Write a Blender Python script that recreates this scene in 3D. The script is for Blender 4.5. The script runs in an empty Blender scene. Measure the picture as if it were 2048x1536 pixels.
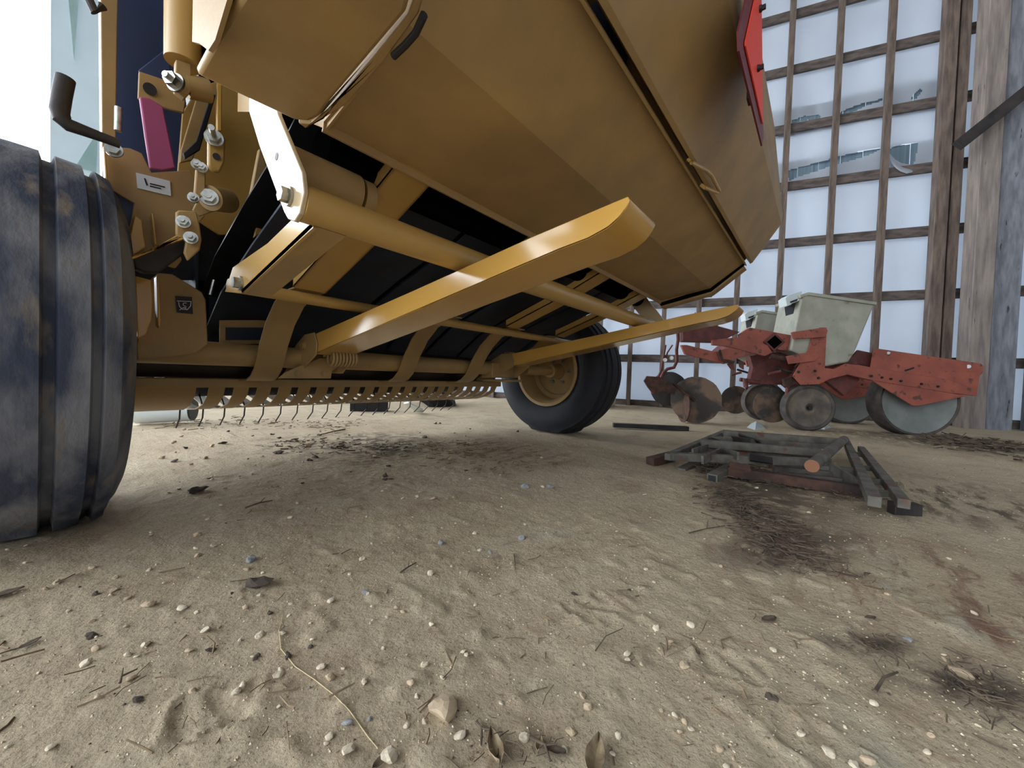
import bpy, bmesh, math, random
import numpy as np
from mathutils import Vector, Matrix, noise as mnoise
random.seed(7); rng = np.random.default_rng(7)
scene = bpy.context.scene
col = scene.collection
V = Vector; PI = math.pi

# ------------------------------------------------------------------ camera
FPX, CAMH = 769.0, 0.355
AZ, PITCH, ROLL = math.radians(38.7), math.radians(-1.35), math.radians(1.95)
_f0 = V((math.cos(AZ), math.sin(AZ), 0)); _r0 = V((math.sin(AZ), -math.cos(AZ), 0)); _z = V((0, 0, 1))
FW = _f0*math.cos(PITCH) + _z*math.sin(PITCH); _u1 = _z*math.cos(PITCH) - _f0*math.sin(PITCH)
RT = _r0*math.cos(ROLL) + _u1*math.sin(ROLL); UP = _u1*math.cos(ROLL) - _r0*math.sin(ROLL)
CAM = V((0, 0, CAMH))
cd = bpy.data.cameras.new('camera'); cam = bpy.data.objects.new('camera', cd); col.objects.link(cam)
cd.sensor_width = 36; cd.lens = FPX/2048*36; cd.clip_start = 0.01; cd.clip_end = 300
m = Matrix((RT, UP, -FW)).transposed().to_4x4(); m.translation = CAM; cam.matrix_world = m
scene.camera = cam

# ------------------------------------------------------------------ light
scene.view_settings.view_transform = 'Standard'; scene.view_settings.look = 'None'
scene.view_settings.gamma = 1; scene.view_settings.use_curve_mapping = False
scene.view_settings.exposure = 0.0
w = bpy.data.worlds.new('overcast_sky'); scene.world = w; w.use_nodes = True
nt = w.node_tree; bg = nt.nodes['Background']
bg.inputs[0].default_value = (0.84, 0.92, 1.0, 1); bg.inputs[1].default_value = 3.0
# overcast sky, with a bright lobe added ahead-left to whiten reflections
_tc = nt.nodes.new('ShaderNodeTexCoord'); _dp = nt.nodes.new('ShaderNodeVectorMath'); _dp.operation = 'DOT_PRODUCT'
_dp.inputs[1].default_value = V((-.30, .90, .32)).normalized(); nt.links.new(_tc.outputs['Generated'], _dp.inputs[0])
_mr = nt.nodes.new('ShaderNodeMapRange'); _mr.interpolation_type = 'SMOOTHSTEP'
_mr.inputs[1].default_value = .1; _mr.inputs[2].default_value = 1.0; _mr.inputs[3].default_value = 2.6; _mr.inputs[4].default_value = 9.0
nt.links.new(_dp.outputs['Value'], _mr.inputs[0]); nt.links.new(_mr.outputs[0], bg.inputs[1])
def sun(name, d, strength, angle, c):
    L = bpy.data.lights.new(name, 'SUN'); L.energy = strength; L.angle = math.radians(angle); L.color = c
    o = bpy.data.objects.new(name, L); col.objects.link(o); o.rotation_euler = V(d).to_track_quat('-Z', 'Y').to_euler()
# broad glow of the bright overcast sky through the open front of the shed
sun('sky_glow', (0.55, -1.0, -0.42), 0.5, 40, (0.9, 0.95, 1.0))

# ------------------------------------------------------------------ materials
MATS = {}
def mat(name, c, rough=0.6, metal=0.0, c2=None, nscale=8.0, bump=0.0, bscale=40.0, spots=None, coat=0.0,
        stretch=(1, 1, 1), lo=0.35, hi=0.65, spec=0.5, detail=6.0):
    M = bpy.data.materials.new(name); M.use_nodes = True; t = M.node_tree; N = t.nodes; L = t.links
    b = N['Principled BSDF']; b.inputs['Base Color'].default_value = (*c, 1)
    b.inputs['Roughness'].default_value = rough; b.inputs['Metallic'].default_value = metal
    b.inputs['Specular IOR Level'].default_value = spec
    if coat: b.inputs['Coat Weight'].default_value = coat; b.inputs['Coat Roughness'].default_value = 0.12
    tc = N.new('ShaderNodeTexCoord'); mp = N.new('ShaderNodeMapping'); mp.inputs['Scale'].default_value = stretch
    L.new(tc.outputs['Object'], mp.inputs[0])
    def noise(s, d=detail):
        n = N.new('ShaderNodeTexNoise'); n.inputs['Scale'].default_value = s; n.inputs['Detail'].default_value = d
        L.new(mp.outputs[0], n.inputs['Vector']); return n
    if c2:
        n = noise(nscale); r = N.new('ShaderNodeMapRange')
        r.inputs[1].default_value = lo; r.inputs[2].default_value = hi
        L.new(n.outputs[0], r.inputs[0]); mx = N.new('ShaderNodeMix'); mx.data_type = 'RGBA'
        mx.inputs[6].default_value = (*c, 1); mx.inputs[7].default_value = (*c2, 1)
        L.new(r.outputs[0], mx.inputs[0]); out = mx.outputs[2]
        if spots:
            sc, sscale, slo, shi = spots
            n2 = noise(sscale); r2 = N.new('ShaderNodeMapRange'); r2.inputs[1].default_value = slo; r2.inputs[2].default_value = shi
            L.new(n2.outputs[0], r2.inputs[0]); m2 = N.new('ShaderNodeMix'); m2.data_type = 'RGBA'
            L.new(out, m2.inputs[6]); m2.inputs[7].default_value = (*sc, 1); L.new(r2.outputs[0], m2.inputs[0]); out = m2.outputs[2]
        L.new(out, b.inputs['Base Color'])
    if bump:
        n = noise(bscale); bp = N.new('ShaderNodeBump'); bp.inputs['Strength'].default_value = bump
        bp.inputs['Distance'].default_value = 0.01
        L.new(n.outputs[0], bp.inputs['Height']); L.new(bp.outputs[0], b.inputs['Normal'])
    MATS[name] = M; return M
def srgb(r, g, b):
    f = lambda v: (v/255/12.92) if v/255 <= .04045 else ((v/255+.055)/1.055)**2.4
    return (f(r), f(g), f(b))
YEL = mat('yellow_paint', srgb(186, 148, 82), 0.36, 0, srgb(174, 138, 76), 5, 0.03, 60, coat=0.3)
YELD = mat('dusty_yellow_paint', srgb(170, 138, 88), 0.5, 0, srgb(154, 126, 84), 9, 0.05, 80)
YELG = mat('glossy_yellow_paint', srgb(206, 160, 80), 0.18, 0, srgb(198, 152, 74), 4, coat=0.6)
YELS = mat('paled_plate_paint', srgb(200, 178, 142), 0.14, 0, srgb(194, 172, 136), 4, coat=1.0)  # yellow paint, paled in colour for the sky's reflection on the plates
BLKGLARE = mat('glare_tinted_black_sheet', srgb(44, 62, 104), 0.5, 0, srgb(38, 54, 92), 5)  # black sheet; the blue cast of lens glare is in its colour
BELT = mat('black_belt_rubber', srgb(30, 40, 60), 0.6, 0, srgb(22, 30, 46), 12, 0.1, 120)  # black rubber with a blue glare tint mixed into the colour
BLK = mat('black_paint', srgb(24, 25, 30), 0.5)
SHADEBLK = mat('painted_shade_black', srgb(10, 10, 11), 1.0, spec=0)  # flat black that paints in the shade of gaps and hollows
DARK = mat('grimy_dark_steel', srgb(62, 56, 54), 0.6, 0.3, srgb(40, 36, 36), 10, 0.1, 60)
TIRE = mat('dusty_glare_tinted_rubber', srgb(56, 64, 84), 0.8, 0, srgb(122, 124, 132), 9, 0.25, 60,
           spots=(srgb(120, 112, 106), 14, .56, .66), stretch=(1.6, 1, .6), lo=.42, hi=.62)  # dusty black rubber, its colour lifted and blued for lens glare
TIREB = mat('black_tire_rubber', srgb(17, 19, 26), 0.7, 0, srgb(26, 28, 36), 10, 0.1, 60)
ZINC = mat('zinc_plated_steel', srgb(200, 198, 190), 0.3, 0.9, srgb(150, 148, 140), 60)
REDP = mat('red_flap_plastic', srgb(158, 70, 112), 0.55)
ORG = mat('fluorescent_orange_red', srgb(255, 78, 58), 0.5)
DRED = mat('dark_red_reflective', srgb(112, 34, 44), 0.4)
WHT = mat('white_label', srgb(215, 225, 228), 0.5)
PRED = mat('faded_red_implement_paint', srgb(168, 92, 74), 0.6, 0, srgb(146, 78, 66), 9, 0.08, 60, spots=(srgb(96, 62, 54), 22, .6, .68))
PREDD = mat('worn_dark_red_paint', srgb(116, 60, 54), 0.65, 0, srgb(84, 46, 44), 16, 0.15, 60)
RUST = mat('rusty_steel', srgb(96, 66, 54), 0.85, 0.2, srgb(60, 48, 44), 22, 0.3, 80)
DISC = mat('dirty_disc_steel', srgb(70, 64, 60), 0.6, 0.4, srgb(120, 98, 82), 6, 0.2, 40, lo=.45, hi=.55)
HOP = mat('aged_cream_plastic', srgb(180, 180, 166), 0.5, 0, srgb(158, 158, 144), 9, 0.05, 40, spots=(srgb(120, 122, 104), 18, .66, .74))
RUBG = mat('grey_dusty_wheel', srgb(92, 84, 80), 0.85, 0, srgb(122, 110, 98), 14, 0.2, 60)
RUBD = mat('dark_dusty_rubber', srgb(64, 60, 60), 0.85, 0, srgb(92, 84, 78), 14, 0.2, 60)
GREYD = mat('pale_grey_wheel_disc', srgb(138, 142, 138), 0.65, 0, srgb(120, 124, 120), 8)
GATE = mat('weathered_green_grey_steel', srgb(118, 114, 104), 0.7, 0.2, srgb(86, 80, 74), 18, 0.2, 60, spots=(srgb(112, 72, 56), 14, .6, .68))
WOOD = mat('brown_framing_lumber', srgb(120, 104, 94), 0.85, 0, srgb(84, 72, 66), 30, 0.3, 60, stretch=(1, 1, .15))
WOODH = mat('brown_girt_lumber', srgb(108, 96, 90), 0.85, 0, srgb(72, 64, 62), 30, 0.3, 60, stretch=(.25, .25, 1))
POST = mat('pale_treated_post', srgb(150, 138, 130), 0.85, 0, srgb(116, 106, 102), 26, 0.3, 60, stretch=(1, 1, .12), spots=(srgb(70, 62, 60), 30, .68, .72))
POSTG = mat('grey_treated_post', srgb(140, 142, 150), 0.85, 0, srgb(108, 110, 118), 26, 0.3, 60, stretch=(1, 1, .2), spots=(srgb(60, 58, 62), 24, .67, .72))
LITTER = mat('dark_plant_litter', srgb(112, 96, 80), 0.95, 0, srgb(70, 60, 52), 40)
LITTERB = mat('straw_litter', srgb(140, 118, 90), 0.9, 0, srgb(100, 84, 66), 60)
LEAF = mat('dry_leaf', srgb(160, 142, 112), 0.85, 0, srgb(120, 100, 78), 60, 0.3, 90)
STRAW = mat('pale_straw', srgb(205, 186, 146), 0.7)
PEB = [mat('pale_limestone', srgb(238, 224, 200), 0.85, 0, srgb(214, 196, 168), 50, 0.4, 90),
       mat('tan_stone', srgb(212, 190, 160), 0.9, 0, srgb(186, 162, 134), 50, 0.4, 90),
       mat('blue_grey_stone', srgb(164, 164, 164), 0.85, 0, srgb(138, 138, 140), 60, 0.4, 90),
       mat('dark_clod', srgb(74, 66, 60), 0.95, 0, srgb(104, 90, 78), 60, 0.5, 90)]
CREAM = mat('beige_cabinet_paint', srgb(205, 196, 176), 0.6)
GALV = mat('galvanised_roof_sheet', srgb(150, 152, 155), 0.5, 0.6, srgb(130, 132, 136), 4)

def translucent_mat(name, c, k=0.6):
    M = bpy.data.materials.new(name); M.use_nodes = True; t = M.node_tree; N = t.nodes; L = t.links
    N.remove(N['Principled BSDF']); o = N['Material Output']
    d = N.new('ShaderNodeBsdfDiffuse'); tr = N.new('ShaderNodeBsdfTranslucent'); mx = N.new('ShaderNodeMixShader')
    tc = N.new('ShaderNodeTexCoord'); n = N.new('ShaderNodeTexNoise'); n.inputs['Scale'].default_value = 2.5; n.inputs['Detail'].default_value = 5
    L.new(tc.outputs['Object'], n.inputs['Vector']); m_ = N.new('ShaderNodeMix'); m_.data_type = 'RGBA'
    m_.inputs[6].default_value = (*[v*.86 for v in c], 1); m_.inputs[7].default_value = (*c, 1); L.new(n.outputs[0], m_.inputs[0])
    L.new(m_.outputs[2], d.inputs[0]); L.new(m_.outputs[2], tr.inputs[0]); mx.inputs[0].default_value = k
    L.new(d.outputs[0], mx.inputs[1]); L.new(tr.outputs[0], mx.inputs[2]); L.new(mx.outputs[0], o.inputs[0])
    return M
WRAP = translucent_mat('white_house_wrap', (0.72, 0.76, 0.83), 0.5)
SKIN = translucent_mat('corrugated_wall_sheet', (0.62, 0.68, 0.76), 0.6)
CURT = translucent_mat('white_door_sheet', (0.60, 0.66, 0.69), 0.4)

# ------------------------------------------------------------------ geometry helpers
def at(px, py, ax, val):
    """point seen at photo pixel (px,py) on the world plane ax = val (metres, baler frame)"""
    d = FW*FPX + RT*(px-1024) + UP*(768-py); i = 'xyz'.index(ax)
    return CAM + d*((val-CAM[i])/d[i])
def on_plane(px, py, p0, n, off=0.0):
    d = FW*FPX + RT*(px-1024) + UP*(768-py)
    return CAM + d*(((p0-CAM).dot(n)+off)/d.dot(n))
def basis(d):
    d = V(d).normalized(); a = V((0, 0, 1)) if abs(d.z) < .9 else V((1, 0, 0))
    u = d.cross(a).normalized(); return d, u, d.cross(u).normalized()
class MB:
    def __init__(s): s.v = []; s.f = []
    def add(s, vs, fs):
        n = len(s.v); s.v += [tuple(v) for v in vs]; s.f += [tuple(i+n for i in f) for f in fs]; return s
    def box(s, c, size, rot=None):
        hx, hy, hz = [k/2 for k in size]; vs = [V((x, y, z)) for x in (-hx, hx) for y in (-hy, hy) for z in (-hz, hz)]
        if rot is not None: vs = [rot @ v for v in vs]
        return s.add([V(c)+v for v in vs], [(0,1,3,2),(4,6,7,5),(0,4,5,1),(2,3,7,6),(0,2,6,4),(1,5,7,3)])
    def box2(s, a, b):
        return s.box([(a[i]+b[i])/2 for i in range(3)], [abs(a[i]-b[i]) for i in range(3)])
    def beam(s, p0, p1, wd, ht, side=None):
        p0 = V(p0); p1 = V(p1); d = (p1-p0).normalized()
        u = V(side).normalized() if side is not None else d.cross(V((0,0,1))).normalized()
        v = u.cross(d).normalized(); u = d.cross(v).normalized()
        vs = [p+u*a*wd/2+v*b*ht/2 for p in (p0, p1) for a, b in ((-1,-1),(1,-1),(1,1),(-1,1))]
        return s.add(vs, [(0,1,2,3),(7,6,5,4),(0,4,5,1),(1,5,6,2),(2,6,7,3),(3,7,4,0)])
    def slab(s, pts, vec):
        pts = [V(p) for p in pts]; vec = V(vec); n = len(pts)
        fs = [tuple(range(n)), tuple(range(2*n-1, n-1, -1))] + [(i, i+n, (i+1) % n+n, (i+1) % n) for i in range(n)]
        return s.add(pts+[p+vec for p in pts], fs)
    def pipe(s, pts, r, n=14, cap=True, closed=False):
        pts = [V(p) for p in pts]; m_ = len(pts); rs = r if isinstance(r, (list, tuple)) else [r]*m_
        vs = []; _, u, v = basis(pts[1]-pts[0])
        for i, p in enumerate(pts):
            if closed: d = (pts[(i+1) % m_]-pts[i-1])
            else: d = pts[min(i+1, m_-1)]-pts[max(i-1, 0)]
            d.normalize(); u = (u-d*u.dot(d)).normalized(); v = d.cross(u)
            vs += [p+(u*math.cos(2*PI*k/n)+v*math.sin(2*PI*k/n))*rs[i] for k in range(n)]
        fs = []
        for i in range(m_ if closed else m_-1):
            a = i*n; b = ((i+1) % m_)*n
            fs += [(a+k, a+(k+1) % n, b+(k+1) % n, b+k) for k in range(n)]
        if cap and not closed: fs += [tuple(range(n-1, -1, -1)), tuple(range((m_-1)*n, m_*n))]
        return s.add(vs, fs)
    def lathe(s, c, axis, prof, n=64, closed=True):
        """prof: (offset along axis, radius)"""
        d, u, v = basis(axis); c = V(c); k = len(prof); vs = []
        for i in range(n):
            a = 2*PI*i/n; e = u*math.cos(a)+v*math.sin(a)
            vs += [c+d*o+e*r for o, r in prof]
        fs = []
        for i in range(n):
            j = (i+1) % n
            for q in range(k if closed else k-1):
                q2 = (q+1) % k; fs.append((i*k+q, j*k+q, j*k+q2, i*k+q2))
        return s.add(vs, fs)
    def cyl(s, p0, p1, r, n=24): return s.pipe([p0, p1], r, n)
    def bolt(s, c, axis, r=.012, h=.01, stud=0):
        d, u, v = basis(axis); c = V(c)
        s.pipe([c-d*.002, c+d*.003], r*1.45, 20); s.pipe([c+d*.003, c+d*(.003+h)], r*1.1, 6)
        if stud: s.pipe([c, c+d*(h+stud)], r*.5, 10)
        return s
    def build(s, name, material, parent=None, label=None, bevel=0, smooth=35, recenter=True):
        if getattr(s, 'sheet', False): smooth = 0
        me = bpy.data.meshes.new(name); vs = s.v
        off = V((0, 0, 0))
        if parent is None and recenter:
            A = np.array(vs); off = V(((A[:,0].min()+A[:,0].max())/2, (A[:,1].min()+A[:,1].max())/2, A[:,2].min()))
            vs = [tuple(V(v)-off) for v in vs]
        me.from_pydata(vs, [], s.f)
        bm = bmesh.new(); bm.from_mesh(me); bmesh.ops.recalc_face_normals(bm, faces=bm.faces); bm.to_mesh(me); bm.free()
        me.materials.append(material); o = bpy.data.objects.new(name, me); col.objects.link(o); o.location = off
        if smooth: me.polygons.foreach_set('use_smooth', [True]*len(me.polygons)); me.set_sharp_from_angle(angle=math.radians(smooth))
        if bevel:
            b = o.modifiers.new('edge', 'BEVEL'); b.width = bevel; b.segments = 2; b.limit_method = 'ANGLE'; b.angle_limit = math.radians(40)
        if parent is not None: attach(o, parent)
        if label: o['label'] = label
        return o
def attach(o, p):
    o.parent = p
    if p.type == 'EMPTY': o.matrix_parent_inverse = Matrix.Translation(-V(p['_base']))
def empty(name, loc, label, cat, group=None):
    o = bpy.data.objects.new(name, None); col.objects.link(o); o.location = loc; o.empty_display_size = .1
    o['_base'] = list(loc); o['label'] = label; o['category'] = cat
    if group: o['group'] = group
    return o
def tag(o, label, cat, group=None, kind=None):
    o['label'] = label; o['category'] = cat
    if group: o['group'] = group
    if kind: o['kind'] = kind
    return o
def struct(o): o['kind'] = 'structure'; return o

# ------------------------------------------------------------------ value noise + ground height
def vnoise(x, y, s, seed):
    r = np.random.default_rng(seed).random((257, 257)); X = x*s+37.3; Y = y*s+91.7
    xi = np.floor(X).astype(int); yi = np.floor(Y).astype(int); fx = X-xi; fy = Y-yi
    fx = fx*fx*(3-2*fx); fy = fy*fy*(3-2*fy); g = lambda a, b: r[a % 257, b % 257]
    return (g(xi,yi)*(1-fx)+g(xi+1,yi)*fx)*(1-fy)+(g(xi,yi+1)*(1-fx)+g(xi+1,yi+1)*fx)*fy - .5
def gp(px, py): p = at(px, py, 'z', 0); return (p.x, p.y)
PRINTS = []   # boot prints: (centre, long axis direction, length, width)
for a, b, wd in (((365,1440),(490,1405),.05), ((1385,1305),(1540,1350),.045), ((1570,1440),(1700,1530),.05), ((1150,1225),(1215,1200),.05)):
    A = np.array(gp(*a)); B = np.array(gp(*b)); L_ = np.linalg.norm(B-A); PRINTS.append(((A+B)/2, (B-A)/L_, max(L_, .08), wd*.6))
def height(x, y):
    x = np.asarray(x, float); y = np.asarray(y, float)
    h = .022*vnoise(x, y, 1.1, 1)+.008*vnoise(x, y, 4.2, 2)+.0035*vnoise(x, y, 11, 3)+.0018*vnoise(x, y, 27, 4)
    near = np.clip(1.6-np.hypot(x, y)*.35, .25, 1)
    h += near*(.0014*vnoise(x, y, 60, 5)+.0014*vnoise(x, y, 120, 6))
    lump = np.clip(vnoise(x, y, 38, 8)-.22, 0, 1); h += lump*.016*np.clip(.4+1.8*vnoise(x, y, 2.3, 9), 0, 1)
    # faint drag grooves running towards the shed wall
    gr = x*.25+y*.97; h += .0012*np.sin(gr*160+6*vnoise(x, y, 3, 12))*np.clip(vnoise(x, y, 1.5, 13)*3, 0, 1)
    for c, d, L_, wd in PRINTS:
        a = (x-c[0])*d[0]+(y-c[1])*d[1]; b = -(x-c[0])*d[1]+(y-c[1])*d[0]
        ins = (np.abs(a) < L_/2) & (np.abs(b) < wd)
        edge = np.exp(-((np.maximum(np.abs(a)/(L_/2), np.abs(b)/wd)-1)/.13)**2)
        h += edge*.0042*(.6+vnoise(x, y, 70, 21)) - ins*.0026*(.5+.5*np.sign(np.sin(a*170+2*np.sin(b*60))))
    fl = np.clip((np.hypot(x-.0, y-1.32)-.1)/.3, 0, 1)
    return h
def hz(x, y): return float(height(np.array([x]), np.array([y]))[0])
def gpt(px, py, dz=0.0):
    """point of the uneven ground seen at a photo pixel"""
    p = at(px, py, 'z', 0)
    for _ in range(4): p = at(px, py, 'z', hz(p.x, p.y))
    return V((p.x, p.y, hz(p.x, p.y)+dz))

# ================================================================== GROUND
def axis_coords(lo, hi, fine_lo, fine_hi, step):
    c = [fine_lo]; 
    while c[-1] < fine_hi: c.append(c[-1]+step)
    s = step
    while c[-1] < hi: s *= 1.035; c.append(c[-1]+s)
    s = step; a = []; x = fine_lo
    while x > lo: s *= 1.06; x -= s; a.append(x)
    return np.array(a[::-1]+c)
gx = axis_coords(-9, 14, -.25, 2.3, .0052); gy = axis_coords(-9, 16, -.9, 1.35, .0052)
nx, ny = len(gx), len(gy); XX, YY = np.meshgrid(gx, gy, indexing='ij'); ZZ = height(XX, YY)
me = bpy.data.meshes.new('floor'); me.vertices.add(nx*ny)
me.vertices.foreach_set('co', np.stack([XX, YY, ZZ], -1).astype(np.float32).ravel())
ii, jj = np.meshgrid(np.arange(nx-1), np.arange(ny-1), indexing='ij'); a = (ii*ny+jj).ravel()
quads = np.stack([a, a+ny, a+ny+1, a+1], -1).ravel().astype(np.int32); nq = len(a)
me.loops.add(nq*4); me.polygons.add(nq); me.loops.foreach_set('vertex_index', quads)
me.polygons.foreach_set('loop_start', np.arange(0, nq*4, 4, dtype=np.int32)); me.polygons.foreach_set('use_smooth', np.ones(nq, bool))
me.update(calc_edges=True)
floor = bpy.data.objects.new('floor', me); col.objects.link(floor); struct(floor)
def ground_mat():
    M = bpy.data.materials.new('packed_dirt'); M.use_nodes = True; t = M.node_tree; N = t.nodes; L = t.links; b = N['Principled BSDF']
    b.inputs['Roughness'].default_value = .92; b.inputs['Specular IOR Level'].default_value = .2
    tc = N.new('ShaderNodeTexCoord')
    def nz(s, d=8, r=.55, stretch=None, rot=0):
        n = N.new('ShaderNodeTexNoise'); n.inputs['Scale'].default_value = s; n.inputs['Detail'].default_value = d; n.inputs['Roughness'].default_value = r
        if stretch:
            mp = N.new('ShaderNodeMapping'); mp.inputs['Scale'].default_value = stretch; mp.inputs['Rotation'].default_value = (0, 0, rot)
            L.new(tc.outputs['Object'], mp.inputs[0]); L.new(mp.outputs[0], n.inputs['Vector'])
        else: L.new(tc.outputs['Object'], n.inputs['Vector'])
        return n.outputs[0]
    def rng_(s, lo, hi, a=0, c=1):
        r = N.new('ShaderNodeMapRange'); r.inputs[1].default_value = lo; r.inputs[2].default_value = hi; r.inputs[3].default_value = a; r.inputs[4].default_value = c
        L.new(s, r.inputs[0]); return r.outputs[0]
    def mix(f, A, B):
        m_ = N.new('ShaderNodeMix'); m_.data_type = 'RGBA'; L.new(f, m_.inputs[0])
        for k, q in ((6, A), (7, B)):
            if isinstance(q, tuple): m_.inputs[k].default_value = (*q, 1)
            else: L.new(q, m_.inputs[k])
        return m_.outputs[2]
    def mul(a_, b_):
        m_ = N.new('ShaderNodeMath'); m_.operation = 'MULTIPLY'; L.new(a_, m_.inputs[0]); L.new(b_, m_.inputs[1]); return m_.outputs[0]
    c = mix(rng_(nz(1.3, 6), .35, .65), srgb(200, 183, 155), srgb(186, 168, 141))
    c = mix(rng_(nz(7, 8), .5, .72, 0, .7), c, srgb(164, 142, 118))
    c = mix(rng_(nz(3.1, 5), .6, .7, 0, .5), c, srgb(192, 188, 166))
    c = mix(rng_(nz(230, 3, .7), .56, .72, 0, .8), c, srgb(104, 90, 76))
    c = mix(rng_(nz(160, 2, .6), .64, .72, 0, .8), c, srgb(206, 192, 168))
    # litter-stained patches: streaks on the far right, under the scrap steel and below the pickup
    def patch(cx, cy, rx, ry, rot=0):
        mp = N.new('ShaderNodeMapping'); mp.vector_type = 'TEXTURE'; mp.inputs['Location'].default_value = (cx, cy, 0); mp.inputs['Scale'].default_value = (rx, ry, 50)
        mp.inputs['Rotation'].default_value = (0, 0, rot)
        L.new(tc.outputs['Object'], mp.inputs[0]); g = N.new('ShaderNodeTexGradient'); g.gradient_type = 'SPHERICAL'; L.new(mp.outputs[0], g.inputs[0]); return g.outputs['Fac']
    rot = math.radians(-75)
    st = nz(5, 9, .65, (1, 4, 1), -math.radians(105))
    for (p, rx, ry, ro, lo, hi, k) in PATCHES:
        m_ = rng_(patch(p[0], p[1], rx, ry, ro), 0, .7, 0, .8)
        f = mul(m_, rng_(st if k != 2 else nz(16, 9, .7), lo, hi))
        c = mix(f, c, srgb(74, 62, 54) if k != 3 else srgb(128, 96, 78))
    L.new(c, b.inputs['Base Color'])
    bp = N.new('ShaderNodeBump'); bp.inputs['Strength'].default_value = .9; bp.inputs['Distance'].default_value = .0035; L.new(nz(120, 8, .7), bp.inputs['Height'])
    b2 = N.new('ShaderNodeBump'); b2.inputs['Strength'].default_value = .45; b2.inputs['Distance'].default_value = .008; L.new(nz(30, 8, .6), b2.inputs['Height'])
    L.new(b2.outputs[0], bp.inputs['Normal']); L.new(bp.outputs[0], b.inputs['Normal'])
    return M
PATCHES = [(gp(1520, 975), .70, .26, math.atan2(gp(1600,1140)[1]-gp(1500,960)[1], gp(1600,1140)[0]-gp(1500,960)[0]), .38, .5, 2),
           (gp(1570, 1095), .26, .10, 2.6, .36, .48, 2),
           (gp(1950, 890), 1.1, .7, 1.85, .36, .52, 1), (gp(1900, 1000), .9, .5, 1.85, .48, .6, 1),
           (gp(1950, 1180), .55, .3, 1.9, .5, .6, 3), (gp(1740, 1285), .09, .03, 2.3, .4, .52, 2), (gp(1950, 1370), .12, .05, 2.2, .42, .54, 2),
           (gp(2000, 1265), .14, .05, 2.2, .45, .6, 3),
           (gp(760, 890), .55, .35, .8, .44, .56, 2), (gp(650, 880), .5, .3, 0, .5, .6, 2), (gp(1000, 900), .5, .3, 1.4, .5, .6, 3)]
me.materials.append(ground_mat())

# ================================================================== SHED
WD = V((-.2693, .963, 0)); WN = V((.963, .2693, 0)); WP = V((5.62, 0, 0))    # back wall: along, outward, base point
def W(s, z, off=0): return WP+WD*s+WN*off+V((0, 0, z))
GIRTS = [.03, .635, 1.34, 2.0, 2.655, 3.32, 3.99, 4.62, 5.2]
def wallbox(s0, s1, z0, z1, o0, o1):
    return MB().add([W(s, z, o) for s in (s0, s1) for o in (o0, o1) for z in (z0, z1)], [(0,1,3,2),(4,6,7,5),(0,4,5,1),(2,3,7,6),(0,2,6,4),(1,5,7,3)])
k = 0
studs = [(.0, .055), (.45, .055), (-.44, .06)] + [(.88+.405*i, .055) for i in range(26)]
for s, wd in studs:
    wallbox(s-wd/2, s+wd/2, 0.0, 5.4, -.075, -.03).build('trim_%d' % (k+1), WOOD)['kind'] = 'structure'; k += 1
for z in GIRTS:
    wallbox(-4.2, 11.5, z-.05, z+.05, -.03, .0).build('trim_%d' % (k+1), WOODH)['kind'] = 'structure'; k += 1
# trim boards and posts at the right end of the wall
for s0, s1, o0, o1, mt in ((-.93, -.83, -.13, -.03, WOOD), (-1.035, -.955, -.10, 0, WOOD), (-1.20, -1.055, -.30, -.12, POST), (-1.40, -1.22, -.26, -.10, POSTG),
                           (-1.75, -1.53, -.36, -.12, POSTG), (-.955, -.93, -.05, 0, DARK), (-1.9, -1.75, -.3, -.1, POST)):
    wallbox(s0, s1, -.03, 5.4, o0, o1).build('trim_%d' % (k+1), mt, bevel=.004)['kind'] = 'structure'; k += 1
# house wrap: a wavy sheet with two torn bands
TEARS = [[(1577, 340), (1600, 333), (1636, 325), (1660, 320), (1700, 308), (1757, 297), (1757, 302), (1735, 312), (1690, 326), (1640, 340), (1600, 352), (1577, 362)],
         [(1776, 302), (1786, 293), (1810, 288), (1838, 282), (1836, 300), (1830, 327), (1812, 332), (1795, 325), (1783, 315)],
         [(1583, 240), (1610, 230), (1640, 227), (1645, 232), (1636, 235), (1615, 238), (1583, 247)],
         [(1680, 224), (1700, 216), (1730, 206), (1765, 198), (1765, 202), (1735, 212), (1705, 226), (1682, 232)],
         [(1820, 198), (1830, 186), (1842, 176), (1843, 184), (1832, 198), (1824, 202)]]
def wrap_mesh():
    ss = np.concatenate([np.arange(-4.2, -1.0, .06), np.arange(-1.0, .62, .0125), np.arange(.62, 11.5, .06)]); zs = np.concatenate([np.arange(0, 2.6, .06), np.arange(2.6, 3.62, .0125), np.arange(3.62, 5.45, .06)]); v = []; f = []
    for s in ss:
        for z in zs:
            wv = .014*math.sin(s*5+2*z)+.008*math.sin(s*13-z*7)+.02*float(mnoise.noise(V((s*1.5, z*1.5, 0))))
            v.append(W(s, z, .05+wv))
    nz_ = len(zs)
    def wsz(px, py):
        p = on_plane(px, py, WP, WN, .05)-WP; return (p.dot(WD), p.z)
    holes = [[wsz(*q_) for q_ in h_] for h_ in TEARS]
    def torn(s, z):
        for h_ in holes:
            c_ = False; n_ = len(h_)
            for a in range(n_):
                (x1, y1), (x2, y2) = h_[a], h_[a-1]
                if (y1 > z) != (y2 > z) and s < (x2-x1)*(z-y1)/(y2-y1)+x1: c_ = not c_
            if c_: return True
        return False
    for i in range(len(ss)-1):
        for j in range(nz_-1):
            if torn((ss[i]+ss[i+1])/2, (zs[j]+zs[j+1])/2): continue
            f.append((i*nz_+j, (i+1)*nz_+j, (i+1)*nz_+j+1, i*nz_+j+1))
    return MB().add(v, f)
wr = wrap_mesh().build('wall_back', WRAP); struct(wr)
flap = MB(); FL = []
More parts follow.
